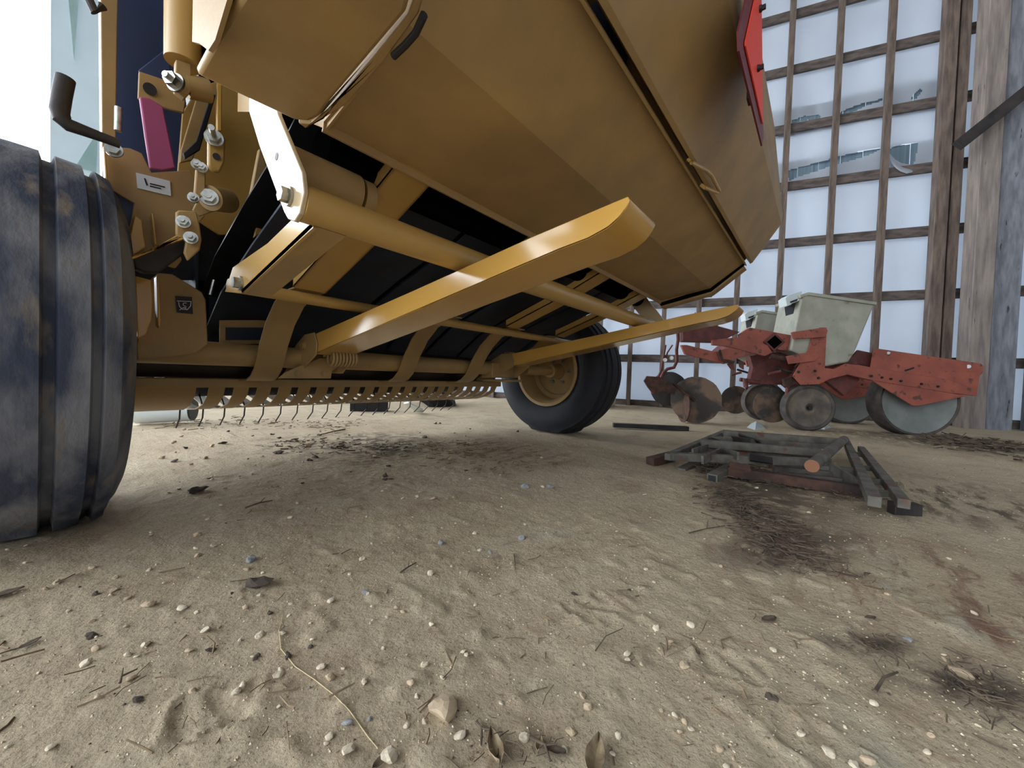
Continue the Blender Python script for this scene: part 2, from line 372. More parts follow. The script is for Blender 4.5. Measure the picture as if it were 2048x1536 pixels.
_t = [(1774, 296), (1778, 305), (1785, 313), (1792, 320), (1801, 325), (1812, 328), (1822, 329), (1832, 329), (1840, 331)]
_b = [(1774, 302), (1777, 314), (1783, 326), (1791, 336), (1801, 343), (1813, 347), (1824, 345), (1833, 339), (1842, 332)]
for i in range(9):
    for j in range(7):
        t_ = j/6; FL.append(on_plane(_t[i][0]*(1-t_)+_b[i][0]*t_, _t[i][1]*(1-t_)+_b[i][1]*t_, WP, WN, .035-.10*math.sin(PI*.55*t_)*math.sin(PI*i/8)))
flap.add(FL, [(i*7+j, (i+1)*7+j, (i+1)*7+j+1, i*7+j+1) for i in range(8) for j in range(6)])
fo = flap.build('torn_wrap_flap', WRAP); tag(fo, 'curled flap of torn white wrap hanging from the back wall', 'wrap')
cor = MB(); cv = []; ss = np.arange(-4.2, 11.5, .03)
for i, s in enumerate(ss):
    o = .13+.012*(1 if (i % 8) < 2 else 0); cv += [W(s, 0, o), W(s, 5.4, o)]
cor.add(cv, [(2*i, 2*i+2, 2*i+3, 2*i+1) for i in range(len(ss)-1)])
struct(cor.build('wall_outer', SKIN, smooth=0))
BACK = mat('tear_shade_backing', srgb(120, 140, 152), 0.6, 0, srgb(96, 116, 130), 6, stretch=(6, 6, .2))  # opaque strips added behind the tears so they look dark
for s0, s1, z0, z1 in ((-.9, .62, 2.66, 2.98), (-.9, .62, 3.28, 3.6)):
    q_ = MB()
    for i in range(int((s1-s0)/.05)):
        a_ = s0+i*.05; q_.add([W(a_, z0, .085+.012*(i % 4 == 0)), W(a_+.05, z0, .085+.012*(i % 4 == 0)), W(a_+.05, z1, .085+.012*(i % 4 == 0)), W(a_, z1, .085+.012*(i % 4 == 0))], [(0, 1, 2, 3)])
    q_.build('trim_%d' % (k+1), BACK, smooth=0)['kind'] = 'structure'; k += 1
# roof, rear and right walls (out of frame) that keep the sky off the shed floor
struct(MB().box2((-5.5, -5, 5.4), (9, 7.9, 5.5)).build('ceiling', GALV))
struct(MB().box2((-5.5, -5.1, 0), (9, -5, 5.4)).build('wall_rear', GALV))
# diagonal brace leaning against the right-hand posts
b0 = on_plane(1915, 292, W(0, 0, -.40), WN); b1 = on_plane(2075, 165, W(0, 0, -.40), WN)
tag(MB().beam(b0, b0+(b1-b0)*3.0, .05, .10, WN).build('diagonal_brace', DARK, bevel=.003), 'dark diagonal brace board nailed across the right-hand posts', 'brace')
# sliding door leaf of white sheet standing at the open end, with its slanting patches
dl = empty('sliding_door', (at(150, 300, 'y', 7.2).x, 7.2, 0), 'tall white translucent door leaf at the open left end of the shed', 'door')
dp = [at(103, -250, 'y', 7.2), at(199, -250, 'y', 7.2), at(192, 370, 'y', 7.2), at(100, 330, 'y', 7.2)]
x0, x1 = dp[3].x, dp[2].x
MB().box2((x0, 7.2, 0), (x1+.4, 7.26, 5.3)).build('door_panel', CURT, dl)
PATCHM = mat('grey_green_patch', srgb(176, 206, 210), 0.7, 0, srgb(150, 186, 192), 3)
MB().slab([at(133, -40, 'y', 7.19), at(160, -40, 'y', 7.19), at(148, 122, 'y', 7.19)], (0, -.02, 0)).build('patch', PATCHM, dl)
MB().slab([at(196, 262, 'y', 7.19), at(192, 345, 'y', 7.19), at(150, 335, 'y', 7.19)], (0, -.02, 0)).build('patch', PATCHM, dl)

# ================================================================== BALER
BX, BY = 1.05, 1.32
baler = empty('round_baler', (BX, BY, 0), 'large yellow round baler seen from low behind, on two ribbed tires', 'baler')
X0, X1 = .27, 1.83
def sheet(profile, x0, x1, t=.004):
    """thin folded sheet: profile in (y,z), extruded along x"""
    n = len(profile); P2 = []
    for i, (y, z) in enumerate(profile):
        a = V(profile[max(i-1, 0)]); b = V(profile[min(i+1, n-1)]); d = (b-a).normalized(); P2.append((y-d.y*t, z+d.x*t))
    loop = list(profile)+P2[::-1]
    m_ = MB().slab([(x0, y, z) for y, z in loop], (x1-x0, 0, 0)); m_.sheet = (t != -.003 and len(profile) < 9); return m_
FLY, FLZ = .594, .71
lowp = [(FLY+.004, FLZ-.001), (FLY, FLZ-.001), (FLY-.002, FLZ+.012), (.389, .757), (.268, .846), (.264, .849), (.259, .834)]
sheet(lowp, X0, X1, -.004).build('tailgate_floor_panel', YELD, baler)
# rear panel standing slightly proud of the seam
rearp = [(.262, .872), (.246, .846), (.238, .850), (.146, .988), (.143, 1.02), (.185, 1.38), (.31, 1.93), (.45, 2.3)]
sheet(rearp, X0-.012, X1+.02, -.004).build('tailgate_rear_panel', YELD, baler)
sheet([(.262, .849), (.30, .90)], X0, X1, -.003).build('seam_lip', DARK, baler)
# closing sides of the tailgate
for xs, nm in ((X0+.004, 'l'), (X1-.008, 'r')):
    MB().slab([(xs, FLY, FLZ+.004), (xs, .389, .762), (xs, .262, .856), (xs, .15, 1.0), (xs, .19, 1.4), (xs, .46, 2.29), (xs, 1.0, 2.3), (xs, 1.0, .9), (xs, .75, .8)], (.004, 0, 0)).build('tailgate_side', YELD, baler)
# outer edge strips beside the panel ends
rs = [(FLY, FLZ-.012), (.385, .742), (.262, .838)]
MB().slab([(X1+.009, y, z-.006) for y, z in rs+[(y+.012, z+.02) for y, z in rs[::-1]]], (.05, 0, 0)).build('edge_strip', YELD, baler, bevel=.002)
MB().slab([(X1+.001, y, z+.003) for y, z in rs]+[(X1+.001, y+.012, z+.02) for y, z in rs[::-1]], (.006, 0, 0)).build('edge_gap_shade', SHADEBLK, baler)  # black slab stands in for the shade of the gap
zs_ = .70
cpts = [at(392, 150, 'z', zs_), at(436, 68, 'z', zs_), at(505, -45, 'z', zs_), at(700, -140, 'z', zs_), at(835, -60, 'z', zs_), at(812, 28, 'z', zs_), at(740, 112, 'z', zs_), at(662, 203, 'z', zs_), at(640, 232, 'z', zs_), at(618, 244, 'z', zs_), at(590, 242, 'z', zs_)]
MB().slab(cpts, (0, 0, .012)).build('side_shield_floor', YELD, baler, bevel=.005)
# flange between side shield and floor panel
MB().slab([at(596, 246, 'z', .705), at(622, 248, 'z', .705), at(644, 236, 'z', .705), at(744, 118, 'z', .705), at(815, 30, 'z', .705), at(850, -60, 'z', .705), at(862, -55, 'z', .705), at(838, 28, 'z', .705), at(770, 122, 'z', .705), at(690, 212, 'z', .705), at(612, 258, 'z', .705)], (0, 0, .008)).build('shield_flange', YELD, baler, bevel=.002)
MB().pipe([at(787, 112, 'z', .703), at(812, 88, 'z', .703), at(832, 65, 'z', .703), at(848, 30, 'z', .703)], .004, 8).build('rubber_seal', BLK, baler)
# outer side sheet of the baler body above the strip
MB().slab([at(393, 88, 'x', .118), at(408, 92, 'x', .118), at(426, 106, 'x', .118), at(440, 85, 'x', .118), (.118, .35, .75), (.118, .35, 2.2), (.118, .565, 2.2)], (-.004, 0, 0)).build('side_shield', YELD, baler)
MB().slab([(X1+.10, .40, .74), (X1+.10, .60, .74), (X1+.10, 1.0, .95), (X1+.10, 2.1, .8), (X1+.10, 2.1, 2.2), (X1+.10, .35, 2.2)], (.004, 0, 0)).build('side_shield', YELD, baler)
# chamber sides, front wall and top
for xs, ya in ((X0+.02, 1.40), (X1-.03, .8)):
    MB().slab([(xs, ya, 1.30 if ya > 1 else .80), (xs, max(ya, 1.15), 1.30 if ya > 1 else .66), (xs, max(ya, 1.3), .52), (xs, 1.55, .42), (xs, 2.2, .45), (xs, 2.3, 1.2), (xs, 1.9, 2.3), (xs, .8, 2.3), (xs, .8, 1.30)], (.006, 0, 0)).build('chamber_side', BELT, baler)  # coloured black instead of yellow to keep the inside dark
MB().box2((X0+.03, 1.62, .34), (X1-.05, 1.64, 2.2)).build('chamber_front_wall', BLK, baler)
MB().box2((X0, .45, 2.28), (X1, 2.2, 2.3)).build('chamber_top', YEL, baler)
# belts under the chamber
bp_ = [(1.50, .40), (1.42, .46), (1.28, .55), (1.05, .635), (.80, .715), (.66, .78), (.62, .84), (.66, 1.0)]
nb = 7; bw = (X1-X0-.10)/nb
for i in range(nb):
    x = X0+.05+i*bw
    sheet(bp_, x, x+bw-.022, -.006).build('belt', BELT, baler)
sheet([(y+.02, z+.10) for y, z in bp_], X0+.04, X1-.05, -.004).build('chamber_dark_backing', BLK, baler)  # black sheet added as backing for the dark chamber interior
MB().cyl((X0+.04, .69, .735), (X1-.05, .69, .735), .036).build('belt_roller', SHADEBLK, baler)  # near-black colour keeps the sky light from showing on its end
MB().cyl((X0+.04, 1.50, .46), (X1-.05, 1.50, .46), .055).build('belt_roller', BLK, baler)
# big rear cross tube with end plates
TY, TZ = .60, .595
MB().cyl((.243, TY, TZ), (1.86, TY, TZ), .0265, 40).build('rear_cross_tube', YEL, baler)
MB().cyl((.246, TY+.075, TZ+.075), (.365, TY+.075, TZ+.075), .037, 32).build('roller_hub', YELD, baler)
MB().cyl((.372, TY+.075, TZ+.075), (.392, TY+.075, TZ+.075), .034, 32).build('roller_hub', YELD, baler)
def endplate(x, dx, bolt_dx):
    pr = [(.80, .83), (.80, .80), (.745, .72), (.64, .588), (.625, .574), (.603, .566), (.585, .574), (.573, .60), (.58, .63), (.67, .745), (.70, .80)]
    o = MB().slab([(x, y, z) for y, z in pr], (dx, 0, 0)).build('end_plate', YELS, baler, bevel=.0015)
    b = MB().bolt((x+bolt_dx, .62, .606), (bolt_dx, 0, 0), .010, .010).build('bolt', ZINC, o)
    MB().pipe([(x+bolt_dx*.3, .672, .681), (x+bolt_dx*.6, .672, .681)], .006, 16).build('bolt_hole', BLK, o)
endplate(.236, .007, -.001); endplate(1.862, .007, .001)
# front small tube with link plates
SY, SZ = 1.03, .532
MB().cyl((.27, SY, SZ), (1.80, SY, SZ), .0145, 28).build('front_cross_tube', YEL, baler)
def link(x, w):
    side = [(.56, .585), (.62, .615), (.80, .60), (.94, .545), (1.05, .525), (.96, .492), (.88, .505), (.70, .545)]
    o = MB().slab([(x, y, z) for y, z in [(.60,.565),(.645,.600),(.78,.575),(.97,.56),(1.02,.515),(.91,.500)]], (.005*w, 0, 0)).build('link_plate', YEL, baler)
    MB().slab([(x, .60, .567), (x, .91, .500), (x, .915, .507), (x, .605, .574)], (.050*w, 0, 0)).build('link_flange', YELD, o)
    MB().bolt((x-.002*w, .915, .520), (-w, 0, 0), .010, .010).build('bolt', ZINC, o)
link(.262, 1); link(1.815, -1)
# longitudinal channels and hanging curved straps
for x in (.40, .84, 1.22, 1.60):
    o = MB(); pr = [(1.02, .552), (.80, .632), (.56, .735)]
    o.slab([(x, y, z) for y, z in pr+[(y, z+.028) for y, z in pr[::-1]]], (.004, 0, 0))
    o.slab([(x, y, z) for y, z in pr+[(y+.001, z+.004) for y, z in pr[::-1]]], (.08, 0, 0))
    o.slab([(x+.076, y, z) for y, z in pr+[(y, z+.028) for y, z in pr[::-1]]], (.004, 0, 0))
    o.build('floor_channel', YEL, baler)
for x, dx in ((.405, .075), (.895, .075), (1.265, .085)):
    pr = [(1.02, .556), (1.09, .552), (1.15, .53), (1.21, .48), (1.255, .42), (1.276, .38), (1.295, .350), (1.325, .326), (1.36, .314), (1.43, .311)]
    sheet(pr, x, x+dx, -.004).build('curved_strap', YELD, baler)
# axle tube, end brackets, spindles
MB().cyl((.14, 1.32, .386), (1.46, 1.32, .386), .033, 36).build('axle_tube', YELD, baler)
for s, xi in ((1, 1.44), (-1, .12)):
    o = MB().box((xi+.09*s*1, 1.32, .375), (.18, .075, .075)).build('axle_end_box', YELD, baler, bevel=.004)
br = MB().box2((1.46, 1.26, .318), (1.66, 1.37, .33)); br.box2((1.56, 1.27, .40), (1.60, 1.31, .475)); br.build('axle_bracket', YELD, baler, bevel=.003)
# rails of the pickup frame
MB().box2((.06, 1.425, .286), (1.68, 1.46, .314)).build('pickup_rail', YELD, baler, bevel=.003)
MB().slab([(.06, 1.46, .314), (.06, 1.40, .350), (.06, 1.405, .355), (.06, 1.465, .32)], (1.57, 0, 0)).build('pickup_pan', DARK, baler)
MB().box2((X0-.06, 1.55, .26), (X0-.05, 2.2, .7)).build('pickup_end_plate', YELD, baler)
def band(x0, x1):
    pr = [(1.445, .292), (1.462, .262), (1.515, .230), (1.60, .209), (1.70, .200), (1.82, .204), (1.95, .225), (2.05, .265), (2.11, .33), (2.11, .42), (2.05, .50)]
    return sheet(pr, x0, x1, -.003).build('pickup_band', YELD, baler, smooth=30)
band(.17, .305)
for i in range(21):
    x = .335+i*.0645; band(x, x+.041)
for i in range(21):
    x = .322+i*.0645
    MB().pipe([(x, 1.80, .25), (x, 1.755, .215), (x, 1.735, .195), (x, 1.742, .162), (x, 1.79, .126)], .0026, 6).build('pickup_tine', DARK, baler)
MB().cyl((.32, 1.83, .352), (1.66, 1.83, .352), .118, 32).build('pickup_reel', BELT, baler)
# bale ramp arms
def arm(x, w):
    top = [(1.235, .456), (.72, .540), (.40, .595), (.229, .620)]
    bot = [(.226, .613), (.232, .601), (.242, .590), (.258, .580), (.290, .570), (.345, .562), (.42, .548), (.69, .497), (1.21, .398)]
    xa, xb = (x, x+w)
    o = MB()
    o.slab([(xa, y, z) for y, z in top+bot], (.004, 0, 0))
    o.slab([(xb-.004, y, z) for y, z in top+bot], (.004, 0, 0))
    inn = [(y+.001, z+.004) for y, z in bot[::-1]]
    o.slab([(xa, y, z) for y, z in bot+inn], (w, 0, 0))
    ob = o.build('ramp_arm', YELG, baler, bevel=.0015)
    lip = MB().slab([(xa+.004, 1.235, .456), (xa+.004, .72, .540), (xa+.004, .40, .595), (xa+.004, .40, .592), (xa+.004, .72, .537), (xa+.004, 1.235, .453)], (.014, 0, 0)).build('top_lip', YELD, ob)
    MB().slab([(xa-.006, 1.205, .464), (xa-.006, 1.27, .460), (xa-.006, 1.33, .430), (xa-.006, 1.44, .350), (xa-.006, 1.44, .318), (xa-.006, 1.33, .322), (xa-.006, 1.19, .396), (xa-.006, 1.185, .43)], (.005, 0, 0)).build('pivot_plate', YELD, ob, bevel=.002)
    MB().slab([(xb+.001, 1.24, .45), (xb+.001, 1.34, .40), (xb+.001, 1.37, .34), (xb+.001, 1.26, .34), (xb+.001, 1.18, .40)], (.005, 0, 0)).build('pivot_plate', YELD, ob, bevel=.002)
    q = MB(); q.bolt((xa-.007, 1.27, .425), (-1, 0, 0), .009, .004); q.build('pivot_bolt', YELD, ob)
    return ob
a1 = arm(.54, .112); arm(1.495, .112)
# spring under the near arm
cpts = []; 
for i in range(8*16): 
    t = i/(8*16-1); cpts.append((.575+.085*t, 1.195+.026*math.cos(t*8*2*PI), .392+.026*math.sin(t*8*2*PI)))
MB().pipe(cpts, .0042, 8).build('coil_spring', YELD, a1)
MB().slab([at(556, 757, 'y', 1.27), at(662, 757, 'y', 1.27), at(664, 742, 'y', 1.27), at(700, 716, 'y', 1.27), at(640, 716, 'y', 1.27), at(590, 736, 'y', 1.27), at(570, 745, 'y', 1.27)], (0, .006, 0)).build('mounting_plate', YELD, a1, bevel=.001)
for p in ((596, 748), (648, 748)): MB().bolt(at(*p, 'y', 1.268), (0, -1, 0), .007, .005).build('mounting_bolt', YELD, a1)

# ---- wheels
def wheel(cx, material, nm, flip):
    c = V((cx, 1.32, .387)); R = .392
    half = [(.0, R), (.034, R-.001), (.038, R-.016), (.050, R-.017), (.054, R-.003), (.088, R-.006), (.092, R-.022), (.102, R-.024), (.106, R-.010),
            (.126, R-.018), (.131, R-.032), (.140, R-.045), (.150, R-.07), (.153, R-.10), (.150, R-.135), (.142, R-.165), (.128, .205)]
    prof = half+[(.118, .198), (-.118, .198)]+[(-o, r) for o, r in half[::-1][:-1]]
    mb = MB().lathe(c, (1, 0, 0), prof, 96)
    # flatten the contact patch
    mb.v = [(x+(cx > 1)*0, y, z if z > .03 else .03-(.03-z)*.25-.015) for x, y, z in mb.v]
    t = mb.build('tire', material, baler, label=nm)
    s = flip
    rp = [(.132, .203), (.138, .218), (.146, .218), (.146, .200), (.122, .190), (.10, .178), (.02, .174), (.012, .150), (-.002, .145), (-.002, .05), (.02, .045), (.02, .0001)]
    rim = MB().lathe(c, (s, 0, 0), rp, 64, closed=False).build('rim', YELD, t)
    MB().lathe(c, (-s, 0, 0), [(.132, .203), (.146, .218), (.146, .200), (.05, .176), (.01, .150), (.01, .0001)], 64, closed=False).build('rim', YELD, t)
    hb = MB().cyl(c, c+V((s*.10, 0, 0)), .042, 24)
    hb.cyl(c+V((s*.09, 0, 0)), c+V((s*.36, 0, -.004)), .026, 20); hb.build('hub', YELD, t)
    for k in range(6):
        a = k*PI/3; MB().bolt(c+V((s*.0, .075*math.cos(a), .075*math.sin(a))), (s, 0, 0), .009, .012).build('lug_nut', ZINC, t)
wheel(-.028, TIRE, 'wide ribbed tire, dusty, tinted blue with painted glare, close at left', 1)
wheel(2.118, TIREB, 'black ribbed tire with yellow rim, far side', -1)

# ---- left side frame: plates, linkage, cylinder
def plate(name, pts, y, material, parent=baler, t=.008, bevel=.002, label=None):
    return MB().slab([at(px, py, 'y', y) for px, py in pts], (0, t, 0)).build(name, material, parent, bevel=bevel, label=label)
def bolts(parent, lst, y, r=.007, stud=0, axis=(-.35, -1, 0)):
    for px, py in lst: MB().bolt(at(px, py, 'y', y), axis, r, .010, stud).build('bolt', ZINC, parent)
plate('frame_post', [(200, -120), (238, -120), (234, 120), (232, 290), (214, 380), (205, 380)], 1.30, YELD, t=.05)
plate('black_side_panel', [(228, -120), (345, -120), (350, 60), (372, 200), (388, 330), (380, 420), (228, 320)], 1.42, BLKGLARE, t=.02)
plate('black_corner_gusset', [(277, 140), (336, 94), (345, 170), (330, 175)], 1.28, BLKGLARE, t=.01)
p = plate('cylinder_anchor_plate', [(278, 142), (332, 160), (352, 178), (372, 196), (368, 226), (330, 216), (300, 205), (276, 196)], 1.22, YELD)
MB().pipe([at(300, 178, 'y', 1.215), at(300, 178, 'y', 1.212)], .012, 16).build('hole', BLK, p)
cy = MB().cyl(at(366, 128, 'y', 1.12), at(368, -260, 'y', 1.12), .032, 32).build('hydraulic_cylinder', YEL, baler)
cl = MB().slab([at(352, 118, 'y', 1.10), at(382, 128, 'y', 1.10), at(384, 180, 'y', 1.10), at(370, 196, 'y', 1.10), at(350, 180, 'y', 1.10)], (0, .02, 0)); cl.build('clevis', YELD, cy, bevel=.002)
MB().cyl(at(372, 172, 'y', 1.12), at(418, 182, 'y', 1.12), .024, 24).build('pivot_pin', YELD, cy)
MB().bolt(at(352, 166, 'y', 1.09), (-.8, -.6, 0), .013, .014, .012).build('bolt', ZINC, cy)
MB().slab([at(*q_, 'y', 1.16) for q_ in ((279, 192), (300, 196), (326, 212), (338, 268), (352, 336), (326, 341), (300, 336), (290, 270))], (0, .012, 0)).build('red_lock_flap', REDP, baler, label='dull red plastic flap', bevel=.003)
sp = plate('side_plate', [(207, 292), (260, 296), (284, 306), (303, 345), (380, 340), (400, 380), (410, 432), (372, 475), (330, 500), (262, 512), (256, 470), (268, 406), (212, 374)], 1.24, YELD, t=.008)
plate('plate_flange', [(206, 292), (211, 292), (217, 374), (212, 374)], 1.20, YELG, sp, t=.03)
plate('rib', [(303, 426), (307, 426), (314, 488), (309, 488)], 1.21, YELG, sp, t=.03)
plate('rib', [(284, 440), (288, 470), (292, 494), (262, 512), (258, 480), (270, 430)], 1.215, YELG, sp, t=.02)
dec = plate('decal', [(272, 345), (340, 362), (342, 392), (275, 376)], 1.236, WHT, sp, t=.003, bevel=0, label='small white decal')
plate('decal_mark', [(288, 356), (291, 357), (296, 370), (293, 371)], 1.234, BLK, dec, t=.002, bevel=0)
plate('decal_mark', [(300, 366), (330, 373), (330, 375), (300, 368)], 1.234, BLK, dec, t=.002, bevel=0)
plate('decal_mark', [(300, 371), (322, 376), (322, 378), (300, 373)], 1.234, BLK, dec, t=.002, bevel=0)
# crank handle
hp = [(131, 156), (124, 190), (119, 222), (124, 238), (137, 250), (170, 262), (205, 275), (240, 288)]
ch = MB().pipe([at(*q_, 'y', 1.05) for q_ in hp], [.0125]*4+[.011, .0095, .0085, .008], 16).build('crank_handle', DARK, baler)
MB().bolt(at(228, 300, 'y', 1.16), (-.3, -1, 0), .010, .008).build('bolt', ZINC, ch)
MB().pipe([at(150, -60, 'y', 1.05), at(190, 25, 'y', 1.05), at(205, 12, 'y', 1.05)], .007, 10).build('hook_rod', DARK, baler)
MB().cyl(at(236, 262, 'y', 1.18), at(237, 215, 'y', 1.18), .006, 12).build('grease_fitting', ZINC, baler)
# inner yellow panels behind the linkage
plate('inner_side_panel', [(365, 225), (395, 175), (440, 160), (520, 200), (560, 300), (600, 400), (560, 440), (500, 470), (440, 470), (380, 430), (355, 345)], 1.36, YEL, t=.01)
plate('inner_rib', [(395, 190), (415, 180), (430, 200), (405, 270), (385, 320), (360, 325), (362, 300)], 1.30, YELD, t=.01)
plate('black_strap', [(423, 186), (432, 190), (400, 300), (370, 318), (366, 306), (392, 282)], 1.28, BLK, t=.008)
plate('channel_bracket', [(520, 296), (546, 372), (528, 432), (492, 422), (500, 400)], 1.12, YELD, t=.02)
plate('channel_web', [(546, 372), (572, 432), (508, 475), (516, 440), (528, 430)], 1.14, YEL, t=.01)
plate('tension_rod', [(434, 164), (444, 168), (444, 262), (434, 262)], 1.10, YELG, t=.012)
lk = plate('linkage_plate', [(416, 268), (428, 262), (444, 264), (452, 280), (450, 325), (440, 345), (426, 342), (416, 330)], 1.06, YEL, t=.012, bevel=.004)
MB().pipe([at(433, 313, 'y', 1.058), at(433, 313, 'y', 1.055)], .007, 16).build('hole', BLK, lk)
bolts(lk, [(428, 276)], 1.05, .012, .035)
lk2 = plate('linkage_bar', [(396, 322), (412, 324), (412, 392), (396, 398), (388, 390), (392, 340)], 1.05, YELD, t=.01, bevel=.003)
bolts(lk2, [(394, 330), (404, 336), (387, 396)], 1.04, .007, .006)
lb = MB().cyl(at(420, 396, 'y', 1.06), at(455, 402, 'y', 1.10), .026, 28).build('pivot_boss', YELD, baler)
bolts(lb, [(418, 395)], 1.05, .012, .006)
plate('pivot_gusset', [(395, 400), (428, 404), (436, 420), (400, 432), (385, 420)], 1.08, YELD)
bk = plate('link_bracket', [(352, 424), (358, 420), (393, 422), (400, 450), (404, 480), (400, 500), (376, 522), (368, 505), (372, 482), (352, 470)], 1.03, YELD, t=.01, bevel=.003)
bolts(bk, [(367, 444), (382, 476)], 1.02, .0085, .008)
plate('lower_arm', [(262, 514), (300, 500), (352, 474), (376, 478), (378, 500), (350, 522), (318, 545), (290, 545), (268, 535)], 1.06, DARK, t=.03, bevel=.004)
plate('lower_arm_flange', [(262, 514), (300, 500), (352, 471), (375, 474), (376, 478), (352, 476), (302, 503), (265, 518)], 1.03, YELG, t=.02)
plate('inner_dark_panel', [(258, 440), (440, 440), (440, 700), (418, 700), (418, 560), (262, 560)], 1.44, BELT, t=.006, bevel=0)  # dark sheet added to cover bright sky behind the lower arm
plate('dark_gap_plate', [(203, 365), (216, 374), (270, 405), (262, 470), (264, 560), (230, 560), (215, 450)], 1.26, BLKGLARE, t=.006, bevel=0)  # dark plate added to close the bright gap beside the tire
plate('small_gusset', [(318, 517), (362, 512), (364, 520), (352, 536), (336, 532)], 1.12, YELD)
sd = plate('lower_side_plate', [(275, 720), (272, 690), (300, 560), (318, 546), (345, 548), (404, 584), (412, 600), (416, 688), (404, 698), (392, 706), (360, 710)], 1.27, YELD, t=.01, bevel=.003)
plate('curved_guard', [(270, 552), (303, 560), (306, 600), (303, 640), (292, 668), (275, 678)], 1.16, YELG, sd, t=.004)
plate('guard_edge', [(313, 552), (317, 552), (322, 640), (320, 656), (316, 650)], 1.16, YELG, sd, t=.03)
lg = plate('logo_sticker', [(351, 592), (384, 594), (386, 628), (354, 625)], 1.265, BLK, sd, t=.003, bevel=0, label='small square black sticker with a white emblem')
def stroke(pts, r=.0009, y=1.262):
    MB().pipe([at(*q_, 'y', y) for q_ in pts], r, 6).build('emblem', WHT, lg)
stroke([(354, 602), (383, 603)]); stroke([(357, 604), (359, 613), (365, 619), (375, 619), (381, 612), (382, 604)])
stroke([(373, 606), (367, 606), (366, 610), (372, 613), (371, 617), (365, 616)]); stroke([(359, 620), (369, 614), (374, 620)])
plate('rear_cross_plate', [(440, 640), (560, 640), (560, 688), (440, 688)], 1.36, YELD, t=.01)
plate('slot_opening', [(452, 655), (560, 655), (560, 680), (452, 680)], 1.355, BELT, t=.004, bevel=0)
MB().cyl(at(420, 590, 'y', 1.3), at(428, 560, 'y', 1.3), .004, 8).build('rod_end', ZINC, baler)
# ---- rear panel fittings
_hn = V((0, -.832, -.555)); hpts = [on_plane(px, py, V((0, .238, .850)), _hn, o_) for px, py, o_ in ((1376, 320, -.002), (1383, 325, .012), (1414, 341, .014), (1423, 350, .014), (1439, 381, .014), (1435, 385, .013), (1409, 375, .010), (1402, 370, -.002))]
MB().pipe(hpts, .0045, 8).build('grab_handle', YEL, baler)
MB().slab([at(1152, 112, 'y', .315), at(1160, 98, 'y', .315), at(1170, 104, 'y', .315), at(1164, 122, 'y', .315)], (0, .02, 0)).build('panel_clip', ZINC, baler, bevel=.001)
# ---- slow moving vehicle sign on its bracket
SYN = .118
def tri(x0, x1, z0, cut, y, t):
    wd = x1-x0; c = cut; H_ = wd*math.sin(PI/3); k = math.tan(PI/3)
    P = [(x0+c/2, z0), (x1-c/2, z0), (x1-c/4, z0+c*.43), ((x0+x1)/2+c/2, z0+H_-c*.866), ((x0+x1)/2-c/2, z0+H_-c*.866), (x0+c/4, z0+c*.43)]
    return MB().slab([(x, y, z) for x, z in P], (0, t, 0))
q0 = at(1488, 88, 'y', SYN); q1 = at(1524, 244, 'y', SYN)
sg = tri(q0.x-.055, q1.x+.055, q0.z-.03, .05, SYN+.001, .003).build('sign_border', DRED, baler)
tri(q0.x, q1.x+.005, q0.z, .01, SYN-.002, .002).build('sign_center', ORG, sg)
for p in ((1520, 18), (1516, 137)): MB().bolt(at(*p, 'y', SYN-.003), (0, -1, 0), .004, .006).build('sign_bolt', BLK, sg)
xm = (q0.x+q1.x)/2
MB().box2((xm-.012, SYN+.004, q0.z-.02), (xm+.012, SYN+.010, q0.z+.45)).build('sign_bracket', DARK, sg)
MB().box2((xm-.012, SYN+.008, q0.z+.30), (xm+.012, SYN+.10, q0.z+.31)).build('sign_bracket', DARK, sg)

